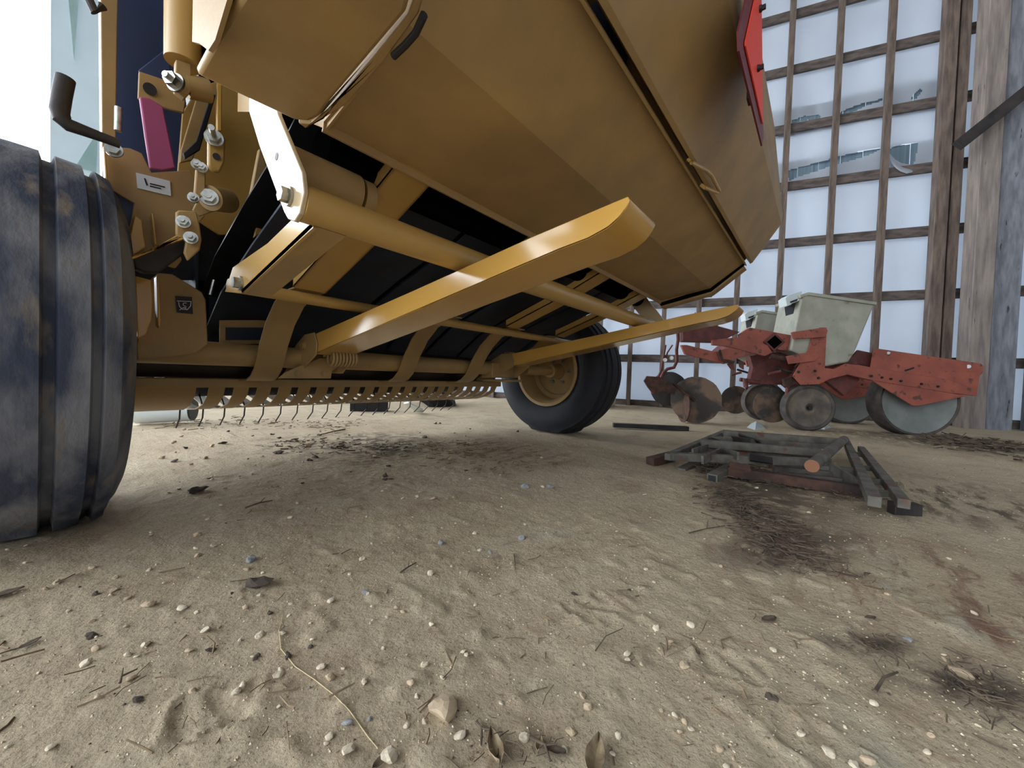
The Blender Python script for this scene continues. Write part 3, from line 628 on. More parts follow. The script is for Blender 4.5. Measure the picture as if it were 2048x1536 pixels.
# ================================================================== PLANTER
PU = V((.464, -.886, 0)); PV = V((.886, .464, 0)); PP = V((3.81, .08, 0))
def pl(px, py, v=0): return on_plane(px, py, PP, PV, v)
planter = empty('row_planter', (3.9, .1, 0), 'faded red two-row planter parked against the wall, cream seed hoppers on top', 'planter')
def pslab(name, pts, v, t, material, parent, bevel=.002, label=None, shift=V((0,0,0))):
    return MB().slab([pl(px, py, v)+shift for px, py in pts], PV*t).build(name, material, parent, bevel=bevel, label=label)
def row_unit(sh, full=True):
    f = pslab('row_unit_frame', [(1640, 655), (1654, 655), (1650, 736), (1668, 738), (1682, 733), (1700, 748), (1660, 758), (1640, 768), (1602, 770), (1586, 752), (1600, 728), (1617, 700), (1625, 672)], -.14, .012, PRED, planter, shift=sh)
    for p in ((1597, 744), (1630, 742), (1637, 756)): MB().bolt(pl(*p, -.142)+sh, -PV, .007, .006).build('bolt', DARK, f)
    pslab('shank', [(1598, 730), (1650, 690), (1712, 716), (1720, 760), (1690, 792), (1650, 760), (1600, 770), (1580, 755)], -.02, .05, PREDD, f, shift=sh)
    pslab('upper_link', [(1585, 664), (1648, 655), (1656, 660), (1652, 674), (1590, 678)], -.17, .03, PRED, f, shift=sh)
    pslab('lower_link', [(1575, 712), (1632, 702), (1640, 712), (1630, 722), (1580, 728)], -.17, .03, PRED, f, shift=sh)
    # hopper: tapered tub, near and far faces plus rim
    H0 = [(1604, 590), (1620, 586), (1752, 607), (1712, 705), (1700, 724), (1650, 733), (1650, 655), (1596, 660)]
    A = [pl(*p_, -.12)+sh for p_ in [(1603, 592), (1617, 587), (1750, 608), (1710, 705), (1698, 724), (1652, 733), (1581, 700)]]
    hop = MB().slab(A, PV*.36).build('seed_hopper', HOP, f, bevel=.012)
    pslab('hopper_rim', [(1600, 590), (1617, 584), (1754, 604), (1753, 610), (1616, 590), (1602, 596)], -.135, .39, HOP, f, shift=sh)
    rimc = pslab('hopper_latch', [(1571, 596), (1578, 590), (1604, 582), (1602, 600), (1574, 611)], -.10, .12, WHT, f, shift=sh)
    pslab('latch_hole', [(1580, 603), (1596, 597), (1594, 602), (1582, 606)], -.104, .004, BLK, f, bevel=0, shift=sh)
    pslab('hopper_bracket', [(1584, 609), (1606, 600), (1606, 622), (1600, 630), (1588, 636)], -.05, .12, BLK, f, shift=sh)
    # gauge wheels
    c = pl(1614, 815, -.06)+sh; r = c.z
    prof = [(-.035, r*.80), (-.04, r*.92), (-.022, r), (.022, r), (.04, r*.92), (.035, r*.80)]
    gw = MB().lathe(c, PV, prof, 48).build('gauge_wheel', RUBD, f)
    ax = (PV*1.0).normalized()
    MB().lathe(c, -PV, [(.034, r*.80), (.026, r*.66), (.030, r*.40), (.046, r*.24), (.048, r*.20), (.030, r*.10), (.03, .0001)], 40, closed=False).build('wheel_disc', RUBG, gw)
    MB().bolt(c-PV*.035, -PV, .014, .012).build('hub_nut', DARK, gw)
    
    for (a_, b_, r_) in (((1655, 745), (1672, 738), .010), ((1590, 735), (1625, 700), .010), ((1560, 722), (1600, 716), .012), ((1550, 735), (1585, 745), .010), ((1536, 748), (1562, 742), .012), ((1575, 770), (1572, 806), .012)):
        MB().cyl(pl(*a_, -.06)+sh, pl(*b_, -.08)+sh, r_, 10).build('link_rod', random.choice([PREDD, RUST, DARK]), f)
    c2 = c+PU*-.20+PV*.10; MB().lathe(c2, PV, [(-.004, .0001), (-.004, .14), (.004, .14), (.004, .0001)], 40, closed=False).build('opener_disc', DISC, f)
    MB().lathe(c+PU*.12+PV*.22, PV, prof, 40).build('gauge_wheel', RUBG, f)
    # tail frame and press wheel
    pslab('tail_frame', [(1668, 738), (1690, 727), (1746, 735), (1900, 760), (1955, 780), (1954, 792), (1900, 786), (1746, 761), (1690, 748)], -.10, .04, PRED, f, shift=sh)
    for p in ((1743, 752), (1764, 755), (1782, 758), (1802, 762), (1843, 768), (1876, 773)): MB().bolt(pl(*p, -.104)+sh, -PV, .006, .005).build('bolt', DARK, f)
    pslab('tail_shield', [(1746, 699), (1755, 697), (1962, 727), (1968, 733), (1966, 745), (1960, 752), (1955, 782), (1900, 776), (1740, 736)], -.06, .006, PRED, f, shift=sh)
    pslab('tail_gusset', [(1744, 761), (1936, 792), (1850, 809), (1838, 812), (1824, 811)], -.10, .012, PRED, f, shift=sh)
    pslab('shield_front', [(1706, 712), (1716, 700), (1745, 706), (1742, 734), (1706, 726)], .02, .02, PREDD, f, shift=sh)
    for px_, py_, rr in ((1777, 706, .010), (1937, 733, .013)):
        MB().pipe([pl(px_, py_, -.062)+sh, pl(px_, py_, -.064)+sh], rr, 16).build('reflector_mark', WHT, f)
    pslab('slot_mark', [(1809, 740), (1828, 734), (1829, 737), (1811, 743)], -.064, .003, BLK, f, bevel=0, shift=sh)
    c = pl(1822, 802, .06)+sh; r = c.z+.005
    pw = MB().lathe(c-V((0,0,0)), PV, [(-.075, r*.90), (-.08, r*.96), (-.06, r), (.06, r), (.08, r*.96), (.075, r*.90)], 56).build('press_wheel', RUBD, f)
    MB().lathe(c, -PV, [(.074, r*.915), (.066, r*.86), (.05, r*.3), (.062, r*.12), (.062, .0001)], 48, closed=False).build('wheel_disc', GREYD, pw)
    return f
row_unit(V((0, 0, 0))); row_unit(PV*.78+PU*-.0)
# toolbar (seen end on) and front frame
c = pl(1549, 684, -.10); tb = MB()
s_ = .075
tb.slab([c+PU*s_, c+V((0,0,s_)), c-PU*s_, c-V((0,0,s_))], PV*1.35)
tbo = tb.build('toolbar', PREDD, planter, bevel=.004)
s_ = .052; MB().slab([c-PV*.002+PU*s_, c-PV*.002+V((0,0,s_)), c-PV*.002-PU*s_, c-PV*.002-V((0,0,s_))], PV*-.002).build('toolbar_opening_shade', SHADEBLK, tbo)  # black diamond painted in for the dark inside of the tube
pslab('upper_beam', [(1480, 668), (1500, 655), (1585, 671), (1600, 680), (1575, 702), (1560, 700), (1530, 690), (1482, 680)], -.08, .05, PRED, planter)
pslab('middle_beam', [(1425, 680), (1475, 674), (1535, 690), (1545, 705), (1530, 712), (1450, 692), (1425, 690)], -.11, .04, PRED, planter)
pslab('tongue_bar', [(1362, 690), (1374, 690), (1440, 706), (1455, 714), (1450, 728), (1370, 708)], -.10, .04, PRED, planter)
pslab('clamp_block', [(1440, 700), (1460, 695), (1490, 702), (1492, 712), (1460, 720), (1444, 718)], -.13, .04, PRED, planter)
pslab('clamp_strap', [(1436, 704), (1441, 698), (1447, 718), (1470, 722), (1468, 727), (1442, 722)], -.14, .02, RUST, planter)
pslab('hitch_box', [(1365, 652), (1372, 630), (1380, 629), (1437, 641), (1440, 645), (1436, 652), (1480, 664), (1440, 684), (1366, 682)], -.06, .12, PREDD, planter)
pslab('lock_tab', [(1386, 631), (1391, 624), (1392, 633)], -.05, .01, RUST, planter, bevel=0); pslab('lock_tab', [(1431, 641), (1437, 630), (1438, 643)], -.05, .01, RUST, planter, bevel=0)
pslab('clamp_hook', [(1455, 728), (1466, 724), (1470, 741), (1462, 738)], -.10, .02, PREDD, planter); pslab('clamp_hook', [(1478, 722), (1488, 726), (1488, 739), (1480, 734)], -.10, .02, PREDD, planter)
pslab('center_casting', [(1500, 712), (1545, 704), (1600, 712), (1598, 745), (1570, 770), (1520, 768), (1498, 770), (1506, 735)], .05, .08, PREDD, planter)
pslab('shaft_bracket', [(1568, 758), (1588, 752), (1596, 764), (1578, 776), (1570, 772)], -.09, .04, RUST, planter)
MB().cyl(pl(1480, 759, .0), pl(1520, 765, .0), .016, 12).build('drive_shaft', PREDD, planter)
MB().cyl(pl(1490, 757, -.05), pl(1492, 775, -.05), .018, 12).build('shaft_collar', PREDD, planter)
MB().cyl(pl(1540, 712, -.1), pl(1590, 722, -.1), .022, 12).build('spring_rod', RUST, planter)
# front opener: hooked shank with notched discs
hk = MB().pipe([pl(*p_, -.02) for p_ in ((1355, 655), (1356, 680), (1353, 700), (1354, 722), (1348, 735), (1335, 738), (1327, 745), (1320, 760))], .013, 12).build('hooked_shank', PREDD, planter)
MB().pipe([pl(*p_, -.05) for p_ in ((1331, 690), (1326, 720), (1322, 742), (1314, 758))], .009, 10).build('shank_rod', PREDD, hk)
MB().pipe([pl(*p_, -.05) for p_ in ((1345, 690), (1335, 705), (1330, 722))], .006, 10).build('shank_rod', PREDD, hk)
for p in ((1330, 720), (1343, 716)): MB().bolt(pl(*p, -.06), -PV, .011, .008).build('bolt', ZINC, hk)
oa = pslab('opener_arm', [(1288, 762), (1294, 752), (1320, 754), (1345, 770), (1354, 778), (1348, 790), (1325, 782), (1306, 788), (1296, 775)], -.06, .04, RUST, planter)
c = pl(1391, 800, -.02)
def disc(c, r, axis, material, parent, name='opener_disc'):
    d, u, v = basis(axis); n = 36; prof = []
    vs = []
    for k_, o_ in ((0, -.004), (1, .004)):
        for i in range(n):
            a = 2*PI*i/n; rr = r*(1-.012*(i % 3 == 0)); vs.append(c+d*(o_+.02)+(u*math.cos(a)+v*math.sin(a))*rr)
    vs += [c-d*.004, c+d*.004]
    fs = [(i, (i+1) % n, n+(i+1) % n, n+i) for i in range(n)]+[(2*n, (i+1) % n, i) for i in range(n)]+[(2*n+1, n+i, n+(i+1) % n) for i in range(n)]
    return MB().add(vs, fs).build(name, material, parent, smooth=30)
rr = (c-pl(1391, 846, -.02)).length
disc(c, rr*1.02, (PV+PU*.25), DISC, oa)
disc(pl(1338, 778, .14), rr*.80, (PV+PU*.1), DARK, oa)
disc(pl(1362, 812, .04), rr*.72, (PU+PV*.15), RUST, oa)
MB().cyl(pl(1345, 765, -.03), pl(1390, 802, -.05), .012, 12).build('disc_arm', RUST, oa)

# ================================================================== SCRAP STEEL ON THE GROUND
def G(px, py, z): return at(px, py, 'z', z)
gate_grp = 'lengths of scrap steel stacked beside the litter'
fr = empty('scrap_gate_frame', (gp(1570, 930)[0], gp(1570, 930)[1], 0), 'flat grey-green steel gate frame lying on the dirt in front of the planter', 'frame')
def rail(pts, z, r, name='rail', m_=GATE, parent=fr, flat=False):
    P = [G(*p_, z+r) if not isinstance(p_, V) else p_ for p_ in pts]
    if flat: return MB().beam(P[0], P[1], r*2, r*2).build(name, m_, parent, bevel=.002)
    return MB().pipe(P, r, 12).build(name, m_, parent)
rail([(1446, 866), (1686, 884)], .07, .016, flat=True)
rail([(1401, 886), (1640, 905)], .065, .016, flat=True)
rail([(1343, 913), (1618, 924)], .06, .014, flat=True)
rail([(1336, 914), (1447, 866)], .055, .013, 'end_rail', flat=True)
rail([(1420, 876), (1660, 894)], .07, .010, flat=True)
rail([(1380, 899), (1640, 916)], .035, .012, flat=True)
rail([(1390, 906), (1660, 922)], .02, .011, flat=True)
rail([(1535, 928), (1712, 944)], .03, .014, flat=True); rail([(1548, 938), (1722, 956)], .015, .014, flat=True)
rail([(1560, 950), (1728, 968)], .01, .012, flat=True)
for a_, b_ in (((1420, 880), (1455, 892)), ((1465, 878), (1500, 884)), ((1385, 905), (1420, 893)), ((1440, 900), (1476, 912)), ((1500, 915), (1545, 922)), ((1405, 920), (1440, 904)), ((1460, 930), (1500, 938)), ((1480, 872), (1520, 886))):
    MB().beam(G(*a_, random.uniform(.075, .095)), G(*b_, random.uniform(.06, .10)), .028, .008, V((random.random(), random.random(), .6))).build('bent_strip', random.choice([GATE, RUST, DARK]), fr)
rail([(1690, 880), (1749, 1004)], .045, .014, 'side_rail', flat=True); rail([(1722, 898), (1808, 1008)], .035, .013, 'side_rail', flat=True)
for a_, b_ in (((1700, 905), (1732, 912)), ((1715, 935), (1757, 938)), ((1728, 962), (1778, 966)), ((1738, 985), (1792, 988))): rail([a_, b_], .03, .009, 'rung', flat=True)
MB().beam(G(1782, 1016, .02), G(1836, 1020, .02), .03, .036).build('foot', DARK, fr, bevel=.002)
pp = MB().pipe([G(1624, 932, .10), G(1688, 879, .085)], .019, 18).build('scrap_pipe', GATE); tag(pp, 'short round pipe with a rusty orange open end, lying across the gate frame', 'pipe')
op = G(1624, 932, .10); dd = (G(1624, 932, .10)-G(1688, 879, .085)).normalized()
o_ = MB().pipe([op, op+dd*.004], .0195, 18); oo = bpy.data.objects; e_ = MB().pipe([v for v in (op-V(pp.location)*0, op+dd*.003)], .0196, 18)
PIPE_END = e_.build('pipe_end', mat('orange_rust', srgb(150, 104, 78), .9), None, recenter=False)
PIPE_END.parent = pp; PIPE_END.matrix_parent_inverse = Matrix.Translation(-V(pp.location))
tag(MB().beam(G(1455, 942, .035), G(1738, 984, .025), .034, .034).build('scrap_beam', RUST, bevel=.002), 'rust-brown steel beam along the near edge of the scrap pile', 'beam', gate_grp)
tag(MB().beam(G(1300, 924, .02), G(1345, 912, .03), .04, .035).build('scrap_stub', RUST, bevel=.002), 'rusty stub sticking out of the left end of the gate frame', 'beam')
tag(MB().beam(G(1362, 940, .012), G(1452, 894, .05), .034, .012).build('scrap_flat_bar', GATE, bevel=.001), 'bent grey flat bar poking out low at the left of the scrap pile', 'bar')
tb_ = MB(); pA = G(1424, 958, .02); pB = G(1460, 938, .03)
tb_.beam(pA, pB, .034, .034); t0 = tb_.build('scrap_box_tube', GATE, bevel=.001); tag(t0, 'stub of square tube with open end below the scrap frame', 'tube')
d_ = (pA-pB).normalized(); e2 = MB().beam(pA+d_*.0005, pA+d_*.002, .024, .024).build('tube_opening', BLK, None, recenter=False); e2.parent = t0; e2.matrix_parent_inverse = Matrix.Translation(-V(t0.location))
tag(MB().beam(G(1655, 935, .05), G(1740, 990, .02), .008, .05).build('scrap_plate', GATE), 'thin grey plate wedged under the right end of the gate frame', 'plate')
# plank on the floor behind the far tire and white scraps
tag(MB().beam(G(1226, 850, .02), G(1376, 857, .02), .05, .03).build('steel_bar', DARK, bevel=.003), 'straight dark bar lying on the dirt below the planter discs', 'bar')
def scrap(pts, z, lab):
    P = [G(*p_, z) for p_ in pts]; n = len(P); c_ = sum(P, V())/n; c_.z += .05
    mb = MB().add([*P, c_], [(i, (i+1) % n, n) for i in range(n)]+[tuple(range(n-1, -1, -1))]); o = mb.build('paper_scrap', WHT); tag(o, lab, 'scrap', 'white paper scraps on the dirt'); return o
scrap([(1492, 856), (1500, 848), (1525, 850), (1534, 860), (1510, 862)], .0, 'crumpled white scrap on the dirt left of the gauge wheel')
scrap([(1628, 858), (1645, 852), (1665, 856), (1650, 862)], .0, 'flat white scrap on the dirt right of the gauge wheel')
# things far behind the pickup
cn = MB().lathe(at(385, 818, 'y', 5.0), (-1, .3, .15), [(0, .0001), (0, .09), (.02, .10), (.30, .13), (.32, .0001)], 24, closed=False)
cc = V(at(385, 818, 'z', .09)); cn = MB().lathe(cc, (-.8, .5, .0), [(0, .0001), (.0, .07), (.25, .085), (.26, .0001)], 24, closed=False).build('plastic_jug', WHT, smooth=60); tag(cn, 'pale round container lying on the dirt seen below the pickup', 'container')
e3 = MB().lathe(cc-V((-.8, .5, 0)).normalized()*.003, (-.8, .5, 0), [(0, .0001), (0, .066), (-.004, .066), (-.004, .0001)], 24, closed=False).build('jug_opening', BLK, None, recenter=False); e3.parent = cn; e3.matrix_parent_inverse = Matrix.Translation(-V(cn.location))
tg = G(715, 806, .0)
tr = MB().lathe(G(850, 808, .0)+V((0, 0, .13)), (.5, -.3, .8), [(-.1, .2), (-.11, .33), (-.07, .38), (.07, .38), (.11, .33), (.1, .2)], 40).build('old_tire', TIREB); tag(tr, 'old black tire lying on the dirt beyond the pickup', 'tire')
tag(MB().slab([G(808, 808, .10), G(818, 806, .12), G(848, 821, .02), G(846, 825, .0), G(832, 824, .0)], (.0, .01, .01)).build('white_board', WHT), 'narrow white board leaning on the old tire', 'board')
tag(MB().beam(G(700, 812, .04), G(775, 812, .04), .12, .09).build('dark_timber', BLK), 'long dark timber on the dirt beyond the pickup', 'timber')
# pale cabinet at the wall behind the far tire
cb = empty('beige_cabinet', (at(1205, 700, 'y', 2.05).x, 2.05, 0), 'beige metal cabinet by the wall, partly hidden by the far tire', 'cabinet')
cp = at(1236, 690, 'y', 2.05)
MB().slab([(cp.x, 2.05, 0), (cp.x+.06, 2.05, .80), (cp.x-.6, 2.05, .80), (cp.x-.6, 2.05, 0)], (0, .3, 0)).build('cabinet_body', CREAM, cb, bevel=.01)
MB().box2((cp.x-.6, 2.03, .60), (cp.x+.05, 2.05, .64)).build('cabinet_ledge', DARK, cb)
MB().box2((cp.x-.6, 2.04, .49), (cp.x-.02, 2.05, .52)).build('cabinet_slot', DARK, cb)

# ================================================================== STONES, LITTER
def rock_mesh(seed, sub=2, flat=.6, ang=.35):
    bm = bmesh.new(); bmesh.ops.create_icosphere(bm, subdivisions=sub, radius=1)
    r = random.Random(seed); o = V((r.random()*50, r.random()*50, r.random()*50))
    cuts = [(V((r.gauss(0,1), r.gauss(0,1), r.gauss(0,1))).normalized(), r.uniform(.55, .9)) for _ in range(7)]
    for v in bm.verts:
        for n_, d_ in cuts:
            k_ = v.co.dot(n_)
            if k_ > d_: v.co -= n_*(k_-d_)
        v.co *= 1+ang*mnoise.noise(v.co*1.3+o)
        v.co.z *= flat
    me_ = bpy.data.meshes.new('pebble'); bm.to_mesh(me_); bm.free(); return me_
protos = []
for mi, M_ in enumerate(PEB):
    for k_ in range(6):
        me_ = rock_mesh(100*mi+k_, 2, (.62 if mi < 3 else .6), .35 if mi < 3 else .95); me_.materials.append(M_); protos.append((mi, me_))
def stone(x, y, r, mi, sink=.25, name='pebble', sc=None):
    me_ = random.choice([p for m_, p in protos if m_ == mi]); o = bpy.data.objects.new(name, me_); col.objects.link(o)
    sx = sc or (random.uniform(.8, 1.3), random.uniform(.75, 1.05), random.uniform(.7, 1.1))
    o.scale = [r*q_ for q_ in sx]; o.rotation_euler = (random.uniform(-.4, .4), random.uniform(-.4, .4), random.uniform(0, 6.28))
    o.location = (x, y, hz(x, y)+r*.62*.55); return o
# stones one can point to: (px, py, size in px, kind, label)
big = [(884, 1425, 37, 1, 'largest pinkish tan angular stone in the foreground'), (395, 1072, 9, 1, 'tan stone right of the near tire, with a thin stalk beside it'),
 (881, 1088, 9, 2, 'blue-grey pebble, left one of two on open dirt'), (1043, 1078, 8, 2, 'blue-grey pebble, right one of two on open dirt'),
 (502, 1122, 12, 2, 'grey-blue stone just above the black clod'), (514, 1176, 24, 3, 'black crumbly clod on the dirt left of centre'),
 (392, 1098, 6, 0, 'small pale stone under the tan one near the tire'), (296, 1212, 13, 1, 'rounded tan stone in the left foreground'),
 (363, 1218, 9, 0, 'pointed pale stone right of the rounded tan one'), (520, 1272, 9, 0, 'pale stone beside the top of the long straw'),
 (557, 1352, 9, 0, 'pale stone just left of the long straw'), (475, 1384, 10, 0, 'pale stone at the top edge of the left boot print'),
 (697, 1502, 14, 0, 'pale upright shard at the bottom edge'), (780, 1518, 22, 0, 'pale blocky stone at the bottom edge right of the shard'),
 (920, 1474, 11, 0, 'small white pointed stone below the largest stone'), (1255, 1322, 7, 0, 'pale pebble with a twig under it right of centre'),
 (1048, 1478, 12, 0, 'pale stone among the dry leaves at the bottom'), (1658, 1508, 13, 0, 'white rounded stone at the edge of the lower right boot print'),
 (1735, 1518, 13, 1, 'tan rounded stone at the bottom right of the boot print'), (1708, 1532, 9, 0, 'white pebble at the bottom edge on the right'),
 (1748, 1408, 7, 0, 'pale pebble on the dark litter at lower right'), (1380, 1250, 8, 0, 'pale pebble left of the dark leaf'),
 (1312, 1258, 7, 0, 'pale pebble at the end of a thin twig'), (727, 1366, 8, 0, 'pale stone above the largest stone, on its left'), (1602, 1470, 9, 0, 'white stone left of the lower right boot print'),
 (1855, 1505, 7, 0, 'white pebble far right at the bottom'), (822, 1368, 9, 1, 'pitted tan stone just left of the largest stone'), (738, 1440, 6, 2, 'small grey stone in the left foreground dirt'),
 (1915, 1348, 22, 1, 'broken tan slab on the lower right litter'), (1050, 975, 9, 2, 'grey stone cluster in the middle distance'), (1100, 975, 7, 2, 'grey stone right of the cluster'),
 (905, 905, 7, 1, 'tan stone beyond the middle litter'), (1085, 975, 5, 0, 'pale pebble between the two grey stones'), (866, 1000, 7, 1, 'tan stone in the middle ground on bare dirt'),
 (395, 984, 13, 3, 'dark clod near the tire, bone-shaped')]
Z = lambda p: (p-CAM).dot(FW)
bigobj = []
for px, py, s_, mi, lb in big:
    p = gpt(px, py); r = s_*Z(p)/FPX*1.0; o = stone(p.x, p.y, r, mi, .2, 'stone' if mi != 3 else 'dirt_clod'); tag(o, lb, 'stone' if mi != 3 else 'clod')
n = 0
while n < 255:
    u_ = random.random(); px = random.uniform(10, 2040); py = 1536-(1536-840)*u_**.75
    if px < 290 and py < 1090: continue
    p = at(px, py, 'z', 0); 
    if p.y > 1.15 and p.x < .2: continue
    if p.x > 3.2: continue
    dens = .35+.65*(1 if (px < 1000 or py > 1380) else 0)
    if random.random() > dens: continue
    zp = Z(p); r = random.choice([.0016, .0020, .0027, .0036])*random.uniform(.8, 1.4)*(1+.5*zp)
    mi = random.choices([0, 1, 2, 3], [.62, .25, .04, .09])[0]
    o = stone(p.x, p.y, r, mi, .2)
    kd = ['small pale pebble', 'small tan pebble', 'small blue-grey pebble', 'small dark crumb'][mi]
    ds = 'foreground' if py > 1380 else 'near middle ground' if py > 1200 else 'middle ground' if py > 1020 else 'far ground'
    sd_ = 'far left' if px < 350 else 'left' if px < 720 else 'centre' if px < 1180 else 'right of centre' if px < 1600 else 'far right'
    zone = '%s dirt, %s' % (ds, sd_)
    tag(o, '%s scattered on the %s' % (kd, zone), 'pebble', '%ss on %s' % (kd, zone)); n += 1
for i in range(46):
    px, py = (random.uniform(300, 1000), random.uniform(845, 960)) if i < 36 else (random.uniform(60, 700), random.uniform(1120, 1420))
    p = at(px, py, 'z', 0); o = stone(p.x, p.y, random.uniform(.006, .014) if i < 36 else random.uniform(.003, .006), random.choice([3, 3, 1]), name='dirt_clod')
    zn = ('bright dirt under the baler, ' if i < 36 else 'near dirt, ')+('far left' if px < 450 else 'left' if px < 640 else 'middle' if px < 830 else 'right')
    kd = 'dark earth clod' if o.data.materials[0] == PEB[3] else 'tan earth clod'
    tag(o, '%s on the %s' % (kd, zn), 'clod', '%ss on %s' % (kd, zn))
# grit: far more than one could count
def scatter_mesh(name, n, fn, M_, kindfn):
    mb = MB()
    for _ in range(n):
        p = fn()
        if p is None: continue
        kindfn(mb, p)
    return mb.build(name, M_, smooth=0)
def grit_shape(mb, p):
    r = random.uniform(.0005, .0014)*(1+.4*math.hypot(p.x, p.y)); q_ = [V((random.gauss(0, 1), random.gauss(0, 1), random.gauss(0, .7))).normalized()*r*random.uniform(.7, 1.3) for _ in range(6)]
    a_ = V((r, 0, 0)); b_ = V((0, r, 0)); c_ = V((0, 0, r*.8)); j = lambda: V((random.uniform(-.3, .3)*r, random.uniform(-.3, .3)*r, random.uniform(-.3, .3)*r))
    vs = [p+a_+j(), p-a_+j(), p+b_+j(), p-b_+j(), p+c_+j(), p-c_]
    mb.add(vs, [(0,2,4),(2,1,4),(1,3,4),(3,0,4),(2,0,5),(1,2,5),(3,1,5),(0,3,5)])
def rand_ground():
    px = random.uniform(0, 2048); py = 1536-(1536-835)*random.random()**.8
    p = at(px, py, 'z', 0)
    if p.x > 3.5 or (p.y > 1.0 and p.x < .25): return None
    if (math.sin(px*.011+py*.007)+math.sin(px*.004-py*.013)) < random.uniform(-2, 1.4): return None
    return V((p.x, p.y, hz(p.x, p.y)))
for M_, n_, nm, lb in ((PEB[0], 2200, 'pale_grit', 'fine pale grit strewn all over the dirt floor'), (PEB[1], 2400, 'tan_grit', 'fine tan crumbs of earth strewn over the dirt floor'), (PEB[3], 700, 'dark_grit', 'fine dark crumbs strewn over the dirt floor')):
    tag(scatter_mesh(nm, n_, rand_ground, M_, grit_shape), lb, 'grit', kind='stuff')
# litter: straw and twig fragments in patches
def frag(lmin, lmax, rmin, rmax, lift=.012):
    def f(mb, p):
        a_ = random.uniform(0, 6.28); L_ = random.uniform(lmin, lmax); d = V((math.cos(a_), math.sin(a_), random.uniform(-.15, .25)))
        r = random.uniform(rmin, rmax); q_ = p+V((0, 0, random.uniform(0, lift)))
        if random.random() < (.35 if rmin > .0007 else .0):
            w2 = V((-d.y, d.x, random.uniform(-.4, .4)))*L_*.16; e_ = q_+d*L_*.5; mb.add([q_, q_+d*L_*.25+w2, e_, q_+d*L_*.25-w2], [(0, 1, 2, 3)]); return
        mid = q_+d*L_*.5+V((random.gauss(0, .1)*L_, random.gauss(0, .1)*L_, 0)); mb.pipe([q_, mid, q_+d*L_], r, 4)
    return f
def blob(cx, cy, rx, ry, rot=0):
    def f():
        a_ = random.gauss(0, .5)*rx; b_ = random.gauss(0, .5)*ry; x = cx+a_*math.cos(rot)-b_*math.sin(rot); y = cy+a_*math.sin(rot)+b_*math.cos(rot)
        if abs(x) > 9: return None
        return V((x, y, hz(x, y)))
    return f
def seg(p0, p1, w_):
    A = V((*gp(*p0), 0)); B = V((*gp(*p1), 0)); d = (B-A); L_ = d.length; d.normalize(); nn = V((-d.y, d.x, 0))
    def f():
        q_ = A+d*random.uniform(0, L_)+nn*random.gauss(0, .4)*w_; return V((q_.x, q_.y, hz(q_.x, q_.y)))
    return f
for args, n_, M_, fr_, nm, lb in (
    (seg((1400, 945), (1720, 985), .17), 900, LITTER, (.015, .06, .0008, .0022), 'leaf_litter', 'dark twiggy litter under and before the scrap steel'),
    (seg((1450, 985), (1620, 1150), .11), 800, LITTER, (.008, .04, .0005, .0016), 'leaf_litter', 'dark trail of twigs and litter leading toward the camera'),
    (seg((560, 885), (820, 905), .22), 240, LITTER, (.010, .035, .001, .0026), 'leaf_litter', 'dark litter on the dirt under the baler'),
    (seg((860, 890), (1060, 950), .28), 300, LITTERB, (.008, .035, .0007, .0018), 'straw_litter', 'brown straw litter on the dirt before the far tire'),
    (seg((330, 850), (720, 850), .3), 240, LITTERB, (.010, .05, .001, .0024), 'straw_litter', 'scattered straw bits below the pickup tines'),
    (seg((1850, 880), (2040, 900), .6), 400, LITTER, (.03, .14, .002, .005), 'leaf_litter', 'dark litter heaped along the foot of the posts'),
    (seg((1720, 1280), (1790, 1330), .05), 70, LITTER, (.005, .02, .0003, .0008), 'leaf_litter', 'small dark tuft of litter right of the dark leaf'),
    (seg((1880, 1350), (2040, 1420), .07), 130, LITTER, (.006, .025, .0004, .001), 'leaf_litter', 'dark litter at the lower right edge of the dirt'),
    (seg((1750, 1150), (2040, 1260), .2), 90, LITTERB, (.008, .035, .0004, .001), 'straw_litter', 'brown streaks of straw on the right side of the floor'),
    (seg((960, 1500), (1110, 1530), .03), 40, LITTER, (.004, .016, .0003, .0006), 'leaf_litter', 'dark litter around the dry leaves at the bottom edge')):
    tag(scatter_mesh(nm, n_, args, M_, frag(*fr_)), lb, 'litter', kind='stuff')
def rand_sparse():
    return rand_ground()
tag(scatter_mesh('straw_bits', 420, rand_sparse, LITTERB, frag(.01, .035, .0004, .0011, .003)), 'tiny straw bits strewn over the whole dirt floor', 'straw', kind='stuff')
# the long curved stalk
sp_ = [(566, 1232), (558, 1262), (562, 1300), (590, 1335), (630, 1362), (668, 1392), (700, 1425), (735, 1475), (760, 1505)]
P = []
for i in range(len(sp_)-1):
    for t_ in np.linspace(0, 1, 6, endpoint=False):
        P.append(gpt(sp_[i][0]*(1-t_)+sp_[i+1][0]*t_, sp_[i][1]*(1-t_)+sp_[i+1][1]*t_, .0014))
tag(MB().pipe(P, .0005, 8).build('straw_stalk', STRAW), 'long thin pale straw curving across the left foreground', 'straw')
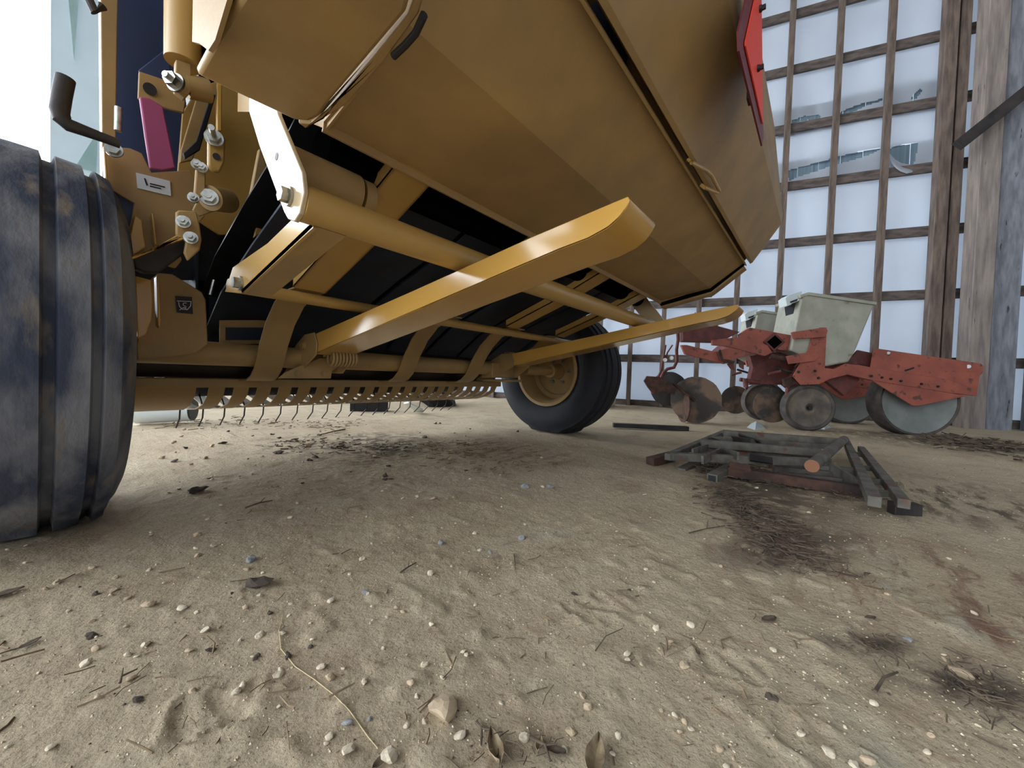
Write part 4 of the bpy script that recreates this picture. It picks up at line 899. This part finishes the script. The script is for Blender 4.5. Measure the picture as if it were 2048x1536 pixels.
# individual twigs
tw = [((800, 1148), (832, 1130), .0016, 'forked dark twig on open dirt left of centre'), ((1240, 1325), (1270, 1340), .0013, 'short brown twig beside the pale pebble right of centre'),
      ((1060, 1480), (1100, 1532), .0016, 'dark twig leaning over the dry leaves at the bottom'), ((952, 1450), (962, 1500), .0018, 'upright dark stem at the bottom centre'),
      ((1750, 1388), (1795, 1352), .0019, 'thick dark stick at lower right'), ((1545, 1095), (1590, 1125), .0018, 'pale branching twig on the dark litter trail'),
      ((540, 1160), (460, 1168), .0009, 'thin twig pointing at the black clod'), ((1190, 1305), (1245, 1262), .0007, 'hair-thin twig right of centre'),
      ((1028, 1110), (1030, 1145), .0010, 'short upright stem in the middle of the floor'), ((490, 1018), (545, 1005), .0020, 'thin stick right of the near tire'),
      ((690, 860), (640, 872), .004, 'curved stick on bright dirt under the baler'), ((240, 1370), (275, 1345), .0014, 'dark twig in the left foreground'),
      ((1378, 1068), (1450, 1055), .0016, 'dry sprig left of the litter trail')]
for a_, b_, r, lb in tw:
    p0 = gpt(*a_, r+.001); p1 = gpt(*b_, r+.003); md = (p0+p1)/2+V((random.gauss(0, .003), random.gauss(0, .003), .002))
    mb = MB().pipe([p0, md, p1], [r, r*.9, r*.6], 7); mb.pipe([md, md+(p1-p0)*.3+V((0, 0, .004))+V((-(p1-p0).y, (p1-p0).x, 0))*.25], [r*.6, r*.35], 6)
    tag(mb.build('twig', LITTER), lb, 'twig')
# leaves
def leaf(px, py, size_px, ang, curl, M_, lb, nm='dry_leaf'):
    p = gpt(px, py, .002); s_ = size_px*Z(p)/FPX; vs = []; n1, n2 = 9, 5
    for i in range(n1):
        t_ = i/(n1-1); wd = math.sin(PI*min(1, t_*1.02+.02))**.7*.42+.02
        for j in range(n2):
            q_ = (j/(n2-1)-.5)*2; x = (t_-.5)*s_*2; y = q_*wd*s_; z = curl*s_*(q_*q_*.8+(t_-.5)**2*1.6)+.08*s_*math.sin(i*2.1+j)*.3
            vs.append(p+V((x*math.cos(ang)-y*math.sin(ang), x*math.sin(ang)+y*math.cos(ang), z)))
    mb = MB().add(vs, [(i*n2+j, (i+1)*n2+j, (i+1)*n2+j+1, i*n2+j+1) for i in range(n1-1) for j in range(n2-1)])
    o = mb.build(nm, M_); so = o.modifiers.new('thickness', 'SOLIDIFY'); so.thickness = .0005
    tag(o, lb, 'leaf')
leaf(1190, 1525, 46, .3, .35, LEAF, 'large curled tan leaf at the bottom edge right of the twigs')
leaf(990, 1508, 36, 1.0, .5, LEAF, 'curled tan leaf at the bottom edge left of the dark twig')
leaf(1110, 1508, 22, 2.0, .3, LITTER, 'dark crumpled leaf at the bottom edge between the tan ones')
leaf(1078, 1495, 18, .4, .4, LEAF, 'small tan leaf at the bottom near the pale stone')
leaf(1537, 1242, 20, 2.6, .15, LITTER, 'dark pointed leaf lying flat right of centre')
leaf(1740, 1238, 13, 2.4, .1, LITTER, 'narrow dark leaf on smooth dirt at the right')
leaf(760, 1530, 20, .2, .3, LITTER, 'dark leaf at the bottom edge by the blocky stone')
leaf(8, 1190, 26, .2, .1, LITTER, 'dark leaf at the far left edge below the tire')
leaf(60, 1290, 18, .6, .1, LITTER, 'dark curled leaf in the left foreground dirt')
leaf(1395, 1308, 9, .6, .2, LITTER, 'tiny dark leaf at the left end of the right boot print')
for o in bpy.data.objects:
    if '_base' in o: del o['_base']
